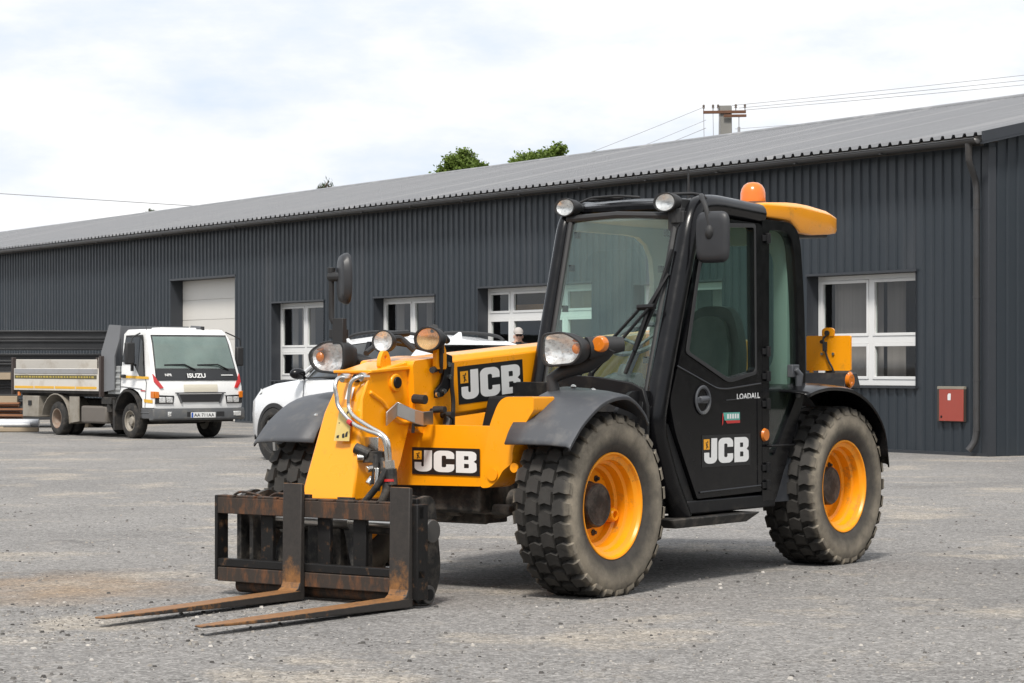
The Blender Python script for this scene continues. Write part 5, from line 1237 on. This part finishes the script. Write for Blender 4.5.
# openings: reveals, frames, panes, blinds
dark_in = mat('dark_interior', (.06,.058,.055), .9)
blind = mat('grey_brown_blind', (.34,.28,.27), .85, var=.3, vs=1.2, sc=(6,1,.2))
wood_in = mat('brown_blind', (.30,.17,.08), .8, var=.25, sc=(1,1,8))
D_ = .22
for i, (a, b, z0, z1, zt) in enumerate(openings):
    m = MB()
    e = .0
    m.face([(b,.03,z0),(b,-D_-.1,z0),(b,-D_-.1,z1),(b,.03,z1)]); m.face([(a,.03,z0),(a,.03,z1),(a,-D_-.1,z1),(a,-D_-.1,z0)])
    m.face([(a,.03,z1),(b,.03,z1),(b,-D_-.1,z1),(a,-D_-.1,z1)]); m.face([(a,.03,z0),(a,-D_-.1,z0),(b,-D_-.1,z0),(b,.03,z0)])
    m.box(a-.04,b+.04,.0,.07,z0-.035,z0-.004); m.box(a-.03,b+.03,.029,.042,z1,z1+.04)
    m.build('reveal', trimm, B, smooth=False)
    fw, mu = .085, (a+b)/2
    mus = [12.35, 14.38] if i == 2 else [mu]
    m = MB(); y0, y1 = -D_-.06, -D_
    m.box(a+.005,a+fw,y0,y1,z0,z1); m.box(b-fw,b-.005,y0,y1,z0,z1); m.box(a+fw,b-fw,y0,y1,z1-fw,z1-.005); m.box(a+fw,b-fw,y0,y1,z0+.005,z0+fw+.02)
    cols = list(zip([a+fw]+[k+.05 for k in mus], [k-.05 for k in mus]+[b-fw]))
    for k in mus: m.box(k-.05,k+.05,y0,y1,z0+fw+.02,z1-fw)
    for p, q in cols: m.box(p,q,y0,y1,zt-.06,zt+.06)
    for (p, q) in cols:      # sashes, a little proud
        for (r, s) in ((z0+fw+.02,zt-.06),(zt+.06,z1-fw)):
            w = .052; yy = y1+.012
            m.box(p+.004,p+w,y0+.01,yy,r+.004,s-.004); m.box(q-w,q-.004,y0+.01,yy,r+.004,s-.004); m.box(p+w,q-w,y0+.01,yy,s-w,s-.004); m.box(p+w,q-w,y0+.01,yy,r+.004,r+w)
    wf = m.build('window', framew, B, bev=.004)
    m = MB(); m.face([(a+fw,-D_-.03,z0+fw),(b-fw,-D_-.03,z0+fw),(b-fw,-D_-.03,z1-fw),(a+fw,-D_-.03,z1-fw)]); m.build('pane', M['win_glass'], wf, smooth=False)
    m = MB(); n = 46; pts = []
    def strip(x0, x1, za, zb, dy, am=.03):
        P = [(x0+(x1-x0)*k/n, -D_-dy+am*math.sin(k*2.1)) for k in range(n+1)]
        for (p, yp), (q, yq) in zip(P, P[1:]): m.face([(p,yp,za),(q,yq,za),(q,yq,zb),(p,yp,zb)])
    if i == 0:
        strip(mu+.02,b-.12,z0+.1,z1-.1,.30); strip(a+.9,mu-.05,z0+.1,z1-.1,.34); strip(a+.1,a+.30,z0+.1,z1-.1,.3)
    elif i == 2: strip(a+.1,mu-.15,zt+.0,z1-.1,.3,.004); strip(mu+.1,b-.45,zt,z1-.35,.3,.004)
    elif i == 3: strip(b-.42,b-.12,z0+.1,z1-.1,.3); strip(mu-.3,mu-.12,z0+.1,z1-.1,.3)
    else: strip(mu+.1,mu+.75,z0+.1,z1-.1,.3); strip(b-.35,b-.12,z0+.1,z1-.1,.3); strip(a+.1,mu-.35,z0+.1,z1-.1,.35)
    m.build('blind', wood_in if i == 2 else blind, wf, smooth=True, ang=60)
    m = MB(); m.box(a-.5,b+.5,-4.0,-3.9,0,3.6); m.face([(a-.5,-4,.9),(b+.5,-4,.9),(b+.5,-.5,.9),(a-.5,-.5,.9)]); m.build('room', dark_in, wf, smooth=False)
# sectional door
a, b, z0, z1 = door_op; dd = .32
m = MB(); m.face([(b,.03,z0),(b,-dd-.1,z0),(b,-dd-.1,z1),(b,.03,z1)]); m.face([(a,.03,z0),(a,.03,z1),(a,-dd-.1,z1),(a,-dd-.1,z0)]); m.face([(a,.03,z1),(b,.03,z1),(b,-dd-.1,z1),(a,-dd-.1,z1)]); m.box(a-.03,b+.03,.029,.042,z1,z1+.05)
m.build('door_reveal', trimm, B, smooth=False)
m = MB(); n = 7; hh = (z1-z0)/n
for k in range(n): m.box(a+.01,b-.01,-dd-.05,-dd,z0+k*hh+.008,z0+(k+1)*hh-.006); m.box(a+.01,b-.01,-dd-.04,-dd-.012,z0+(k+1)*hh-.007,z0+(k+1)*hh+.009) if k < n-1 else None
m.build('sectional_door', mat('cream_door_panel', (.66,.64,.60), .5, var=.03), B, bev=.004)
# roof
m = MB(); OH = .34; x0, x1 = -.20, LEN+.2
P = profile(x0, x1, .25, [(0,0),(.55,0),(.64,.052),(.84,.052),(.95,0)])
rz = lambda y: EZ+.07+PIT*(OH+(-y if y > -DEP/2 else DEP+y))-PIT*OH*0
ey = OH; zr = EZ+.06+PIT*(DEP/2+OH)
for (p, hp), (q, hq) in zip(P, P[1:]):
    m.face([(p,ey,EZ+.06+hp),(q,ey,EZ+.06+hq),(q,-DEP/2,zr+hq),(p,-DEP/2,zr+hp)])
    m.face([(p,-DEP/2,zr+hp),(q,-DEP/2,zr+hq),(q,-DEP-OH,EZ+.06+hq),(p,-DEP-OH,EZ+.06+hp)])
rf = m.build('roof', roofm, B, smooth=False)
m = MB()
m.tube([(x0-.02,-DEP/2,zr+.035),(x1+.02,-DEP/2,zr+.01)], .07, 10); m.build('ridge_cap', roofm, rf, ang=50)
m = MB()    # barge boards along the gable, soffit below the eave
for ya, za, yb, zb in ((ey,EZ+.06,-DEP/2,zr),(-DEP-OH,EZ+.06,-DEP/2,zr)):
    m.hexa([(-.235,ya,za-.11),(-.20,ya,za-.11),(-.20,yb,zb-.11),(-.235,yb,zb-.11),(-.235,ya,za+.055),(-.20,ya,za+.055),(-.20,yb,zb+.055),(-.235,yb,zb+.055)])
    m.hexa([(-.25,ya,za-.142),(-.04,ya,za-.142),(-.04,yb,zb-.142),(-.25,yb,zb-.142),(-.25,ya,za-.113),(-.04,ya,za-.113),(-.04,yb,zb-.113),(-.25,yb,zb-.113)])
m.build('barge_board', trimm, rf)
m = MB(); m.face([(-.2,ey-.03,EZ+.02),(LEN,ey-.03,EZ+.02),(LEN,-.05,EZ-.03),(-.2,-.05,EZ-.03)]); m.box(-.18,LEN,ey-.06,ey-.03,EZ-.10,EZ+.055); m.build('eave_board', mat('eave_board', (.05,.044,.038), .7, var=.2), rf, smooth=False)
gut = mat('weathered_gutter', (.075,.074,.075), .4, metal=.5, var=.15, dirt=(.06,.05,.042), ds=1.2, dlo=.5, dhi=.75)
m = MB(); gr = []
for k in range(9):
    t = PI+PI*k/8; gr.append((ey+.055+.075*math.cos(t), EZ+.0+.075*math.sin(t)))
xs_ = [-.17+i*2.2 for i in range(int((LEN+.2)/2.2)+1)]
m.loft([[(x,y,z) for y, z in gr] for x in xs_], caps=False, closed=False)
m.tube([(-.17,ey+.13,EZ+.002),(xs_[-1],ey+.13,EZ+.002)], .012, 6)
m.face([(-.17,y,z) for y, z in gr])
gt = m.build('gutter', gut, rf, ang=60)
so = gt.modifiers.new('Solid', 'SOLIDIFY'); so.thickness = .006
m = MB()
for x in xs_[1::1]: m.box(x-.02,x+.02,ey-.03,ey+.14,EZ-.088,EZ-.075)
m.each('gutter_bracket', gut, gt)
m = MB(); m.lathe([(.06,0),(.055,-.16),(.05,-.20)], (.03,ey+.055,EZ-.06), axis='z', seg=14)
m.tube([(.03,ey+.055,EZ-.22),(.03,ey+.05,EZ-.34),(.17,.12,EZ-.62),(.17,.10,EZ-.80),(.17,.10,.40),(.19,.12,.22),(.25,.20,.09)], .052, 14, fil=.10)
for z in (3.9,2.5,1.2,.42): m.lathe([(.058,-.02),(.058,.02)], (.17,.10,z), axis='z', seg=14); m.box(.16,.18,.02,.10,z-.01,z+.01)
m.build('downpipe', gut, B, ang=50)
# meter cabinet on the wall
redm = mat('faded_red_paint', (.33,.060,.042), .55, var=.1, dirt=(.26,.07,.05), ds=3, dlo=.5, dhi=.8)
mc = thing('meter_cabinet', 'small faded red meter cabinet fixed low on the dark wall beside the downpipe', 'cabinet', B.matrix_world @ V((0,0,0)) if False else (7.47-.533*.78+(-.846*.03), 37.6+.846*.78-.533*.03, .53), BA)
m = MB(); m.box(-.285,.335,-.02,.034,.0,.518); m.build('case', mat('brown_niche_edge', (.055,.042,.034), .8, var=.3), mc, bev=.004)
m = MB(); m.box(-.285,.335,-.02,.036,.520,.565); m.build('case_top', mat('weathered_concrete_trim', (.26,.235,.19), .8, var=.25), mc, bev=.004)
m = MB(); m.box(-.283,.275,.0341,.048,.012,.516); md = m.build('cabinet_door', redm, mc, bev=.004)
m = MB(); m.face([(.075,.0492,.345),(.005,.0492,.345),(.0,.0492,.45),(.05,.0492,.455),(.075,.0492,.43)]); m.build('label_plate', M['white_ink'], md, smooth=False)
m = MB(); m.tube([(.22,.047,.08),(.22,.054,.08)], .02, 10); m.build('lock', M['black'], md)

# ------------------------------------------------------------------ utility pole and wires
conc = mat('weathered_concrete', (.21,.205,.19), .9, var=.2, vs=2, bs=.3, bsc=20)
wires = mat('wire', (.30,.30,.31), .6, var=0)
pole = thing('utility_pole', 'grey concrete utility pole with rusty crossarms rising behind the warehouse roof', 'utility pole', (8.0,90,0), R(-8))
m = MB(); m.hexa([(-.34,-.2,0),(.34,-.2,0),(.34,.2,0),(-.34,.2,0),(-.235,-.14,11.18),(.235,-.14,11.18),(.235,.14,11.18),(-.235,.14,11.18)]); m.build('post', conc, pole, bev=.02)
rusty = mat('rusted_crossarm', (.12,.055,.03), .8, var=.4, vs=5)
ins = mat('glazed_insulator', (.10,.075,.06), .3)
for z, x0, x1, pins in ((10.93,-.82,.78,(-.80,-.45,-.26,.40,.74)), (10.75,-.05,.80,()), (8.72,-.70,.12,(-.66,-.30))):
    m = MB(); m.box(x0,x1,-.22,-.145,z-.06,z+.05) if z != 10.75 else m.box(x0,x1,-.30,-.225,10.72,10.82)
    ca = m.build('crossarm', rusty, pole, bev=.01)
    if pins:
        m = MB()
        for p in pins: m = MB(); m.tube([(p,-.18,z+.04),(p,-.18,z+.16)], .018, 6); m.lathe([(.0,z+.28),(.035,z+.28),(.05,z+.22),(.03,z+.20),(.06,z+.15),(.03,z+.14)], (p,-.18,0), axis='z', seg=10); m.build('insulator', ins, ca)
        pass
m = MB()
for p in (-.80,-.45,-.2): m.tube([(p,-.2,10.9),(p+.02,-.22,9.8),(p+.06,-.2,8.8)], .012, 5)
m.tube([(.52,-.26,10.75),(.52,-.26,10.2)], .02, 6); m.tube([(.52,-.26,10.35),(.52,-.26,10.1)], .05, 8)
m.build('drop_wire', wires, pole)
def wire(a, b, sag, label, r=.010):
    a, b = V(a), V(b); n = 24
    pts = [a.lerp(b, k/n) - V((0,0,sag*4*(k/n)*(1-k/n))) for k in range(n+1)]
    m = MB(); m.tube(pts, r, 6, caps=False); return tag(m.build('power_line', wires), label, 'wire', 'wires on the utility pole')
# image directions of the wires: they rise to the right and fall to the left
def pt(u, v, Y): return ((u-512)/2400*Y, Y, 1.42-(v-366)/2400*Y)
wire(pt(732,105.5,90), pt(2100,-62,70), .25, 'uppermost wire running from the pole to the right edge of the sky')
wire(pt(739,108,90), pt(2100,-50,70), .25, 'second wire from the top running right from the concrete pole')
wire(pt(745,110,90), pt(2100,-38,70), .25, 'third wire from the top running right from the concrete pole')
wire(pt(735,129,90), pt(2100,-2,70), .25, 'lowest faint wire running right from the pole just above the roof', .008)
wire(pt(704,107,90), pt(420,214,86), .1, 'uppermost wire falling left from the crossarm towards the trees')
wire(pt(706,120,90), pt(420,229,86), .1, 'middle wire falling left from the concrete pole', .009)
wire(pt(706,128,90), pt(420,236,86), .1, 'lowest wire falling left from the lower crossarm', .012)
w = wire(pt(-900,133,80), pt(420,220,99), .05, 'single wire crossing the sky on the left above the roof', .016)

# ------------------------------------------------------------------ trees behind the warehouse
bark = mat('brown_bark', (.075,.055,.04), .9, var=.3, bs=.4, bsc=15)
def leafm(name, a, b, sc):
    m, nt, bb = nodes(name)
    c = mixc(nt, noise(nt, sc, 4), a, b); nt.links.new(c, bb.inputs['Base Color'])
    bb.inputs['Roughness'].default_value = .55; bb.inputs['Specular IOR Level'].default_value = .3
    tl = nd(nt, 'ShaderNodeBsdfTranslucent'); nt.links.new(c, tl.inputs[0]); mx = nd(nt, 'ShaderNodeMixShader'); mx.inputs[0].default_value = .35
    nt.links.new(bb.outputs[0], mx.inputs[1]); nt.links.new(tl.outputs[0], mx.inputs[2]); nt.links.new(mx.outputs[0], nt.nodes['Material Output'].inputs[0]); return m
leaf_a = leafm('green_leaves', (.070,.12,.022), (.20,.27,.055), .8)
leaf_b = leafm('conifer_needles', (.025,.05,.02), (.06,.095,.03), 1.5)
def tree(label, x, y, clumps, h0, n, lf=.11, needles=False, seed=1):
    """clumps: (dx, z, radius) lobes measured from the photo, the crown goes on below the roof line"""
    rs = random.Random(seed); t = thing('tree', label, 'tree', (x,y,0))
    m = MB(); zt = max(c[1] for c in clumps)
    trunk = [(0,0,0),(.05,.04,h0*.5),(-.03,0,h0),(.0,.02,zt-.3)]
    m.tube(catmull(trunk, 4), [.28,.03], 8)
    for dx, z, r in clumps:
        b = (.0,.0,max(1.5, z-abs(dx)*1.2-r)); m.tube(catmull([b, (dx*.4,rs.uniform(-.3,.3),(b[2]*.55+z*.45)), (dx,0,z)], 4), [.07,.012], 6)
        for k in range(3): 
            q = V((rs.uniform(-1,1),rs.uniform(-1,1),rs.uniform(-.3,1)))*r*.75; m.tube([(dx,0,z-r*.3),(dx+q.x,q.y,z+q.z)], [.03,.008], 5)
    m.build('trunk', bark, t, ang=60)
    m = MB(); tot = sum(c[2]**2 for c in clumps)
    for dx, z, r in clumps:
        subs = [V((rs.uniform(-.62,.62),rs.uniform(-.62,.62),rs.uniform(-.6,.6)))*r for _ in range(int(9+6*r))]
        for _ in range(int(n*r*r/tot)):
            s = rs.choice(subs); d = V((rs.gauss(0,1),rs.gauss(0,1),rs.gauss(0,1)))*(.17*r+.02)
            p = V((dx,0,z))+s+d
            a = V((rs.gauss(0,1),rs.gauss(0,1),rs.gauss(0,.7))).normalized(); b = a.cross(V((rs.gauss(0,1),rs.gauss(0,1),rs.gauss(0,1)))).normalized()
            l = lf*rs.uniform(.6,1.3); w = l*(.16 if needles else .55)
            if needles: a = (a*.5+V((0,0,.6))).normalized()
            m.add([p-a*l, p+b*w, p+a*l, p-b*w], [(0,1,2,3)])
    m.build('crown', leaf_b if needles else leaf_a, t, smooth=False, weld=False)
    return t
def U(u, Y): return (u-512)/2400*Y
def Zv(v, Y): return 1.42-(v-366)/2400*Y
Y = 100
tree('broad green tree whose round crown tops the roof left of centre', U(460,Y), Y, [(0,Zv(166,Y),.72),(-.62,Zv(172,Y),.40),(.55,Zv(167,Y),.50),(.0,Zv(154,Y),.40),(-.34,Zv(161,Y),.42),(.92,Zv(169,Y),.28),(.30,Zv(158,Y),.4),(0,Zv(186,Y),1.3),(.2,Zv(220,Y),1.8),(-.6,Zv(250,Y),1.6),(1.2,Zv(240,Y),1.6)], 6, 26000, .085, seed=3)
Y = 98
tree('spreading green tree with a lopsided crown above the roof near the middle', U(540,Y), Y, [(.65,Zv(154,Y),.42),(.25,Zv(159,Y),.42),(-.2,Zv(161,Y),.38),(-.65,Zv(162,Y),.36),(-1.1,Zv(164,Y),.26),(.88,Zv(149,Y),.26),(-.3,Zv(178,Y),1.0),(.6,Zv(176,Y),1.0),(0,Zv(210,Y),1.7)], 6, 22000, .085, seed=8)
Y = 104
tree('tree showing only thin leafy twig tips over the roof ridge', U(590,Y), Y, [(0,Zv(156,Y),.16),(.12,Zv(153,Y),.07),(-.2,Zv(158,Y),.14),(0,Zv(185,Y),1.0),(.1,Zv(220,Y),1.6)], 6, 4000, .09, seed=5)
Y = 100
tree('dark conifer whose forked top pokes above the roof on the left', U(325,Y), Y, [(.16,Zv(181,Y),.10),(.18,Zv(186,Y),.18),(-.18,Zv(187,Y),.22),(.0,Zv(189,Y),.28),(0,Zv(205,Y),.6),(0,Zv(230,Y),1.0),(0,Zv(262,Y),1.3)], 6, 5000, .09, True, seed=7)
Y = 112
tree('distant conifer with just its tip visible over the far left roof', U(150,Y), Y, [(.02,Zv(211,Y),.10),(.1,Zv(213,Y),.16),(-.12,Zv(215,Y),.16),(0,Zv(228,Y),.5),(0,Zv(250,Y),.9)], 5, 3000, .09, True, seed=9)

# ------------------------------------------------------------------ unseen woods added round the yard to darken reflections in glass and paint
m = MB(); rs = random.Random(21)
woods = leafm('darkening_foliage', (.012,.022,.008), (.045,.06,.022), .25)
def woods_line(p0, p1, h):
    p0, p1 = V((*p0,0)), V((*p1,0)); L_ = (p1-p0).length; n = int(L_/2.2); d = (p1-p0)/n; nrm = V((-d.y,d.x,0)).normalized()
    rings = []
    for i in range(n+1):
        b = p0+d*i; hh = h*(.75+.45*mno.noise(V((i*.31,h,0)))+.18*rs.random())
        rings.append([b+nrm*3*1+V((0,0,0)), b+nrm*(3.2+rs.random())+V((0,0,hh*.5)), b+nrm*(1.5*rs.random())+V((0,0,hh)), b-nrm*(2+rs.random())+V((0,0,hh*.8)), b-nrm*3])
    m.loft(rings, caps=False, closed=False)
woods_line((62,20), (58,160), 15); woods_line((60,-70), (64,24), 14); woods_line((-70,-75), (62,-70), 15); woods_line((-75,-70), (-82,60), 14)
tag(m.build('unseen_added_woods', woods, smooth=False), kind='stuff')

# ------------------------------------------------------------------ sky, sun, camera
wd = bpy.data.worlds.new('World'); scene.world = wd; wd.use_nodes = True
nt = wd.node_tree; bg = nt.nodes['Background']
sky = nd(nt, 'ShaderNodeTexSky'); sky.sky_type = 'NISHITA'; sky.sun_disc = False
SUN_EL, SUN_AZ = R(54), R(193)      # azimuth clockwise from +Y
sky.sun_elevation = SUN_EL; sky.sun_rotation = SUN_AZ
tc = nd(nt, 'ShaderNodeTexCoord')
n1 = noise(nt, 1.0, 9, .58, vec=tc.outputs['Generated'], sc=(4.2,4.2,12)); n2 = noise(nt, 1.0, 7, .6, vec=tc.outputs['Generated'], sc=(9,9,26))
f = mth(nt, 'ADD', mth(nt, 'MULTIPLY', n1, .7), mth(nt, 'MULTIPLY', n2, .3))
cl = ramp(nt, f, [(.40, (4.3,4.85,5.6)), (.47, (5.0,5.3,5.75)), (.53, (5.75,5.85,6.0)), (.60, (6.7,6.65,6.55))])
cover = ramp(nt, n1, [(.24, .55), (.36, 1.0)])
c = mixc(nt, cover, sky.outputs[0], cl)
nt.links.new(c, bg.inputs['Color']); bg.inputs['Strength'].default_value = .10
sl = bpy.data.lights.new('sun', 'SUN'); sl.energy = 2.2; sl.angle = R(11); sl.color = (1.0,.95,.88)
so = bpy.data.objects.new('sun', sl); COL.objects.link(so)
d = V((math.sin(SUN_AZ)*math.cos(SUN_EL), math.cos(SUN_AZ)*math.cos(SUN_EL), math.sin(SUN_EL)))
so.rotation_euler = d.to_track_quat('Z', 'Y').to_euler(); so.location = d*60
cam = bpy.data.cameras.new('camera'); co = bpy.data.objects.new('camera', cam); COL.objects.link(co)
co.location = (0,0,1.42); co.rotation_euler = (R(90),0,0)
cam.sensor_width = 36; cam.lens = 2400/1024*36; cam.shift_y = (366-341.5)/1024; cam.clip_end = 4000
scene.camera = co
vs = scene.view_settings; vs.view_transform = 'Standard'; vs.look = 'None'; vs.gamma = 1; vs.exposure = .84
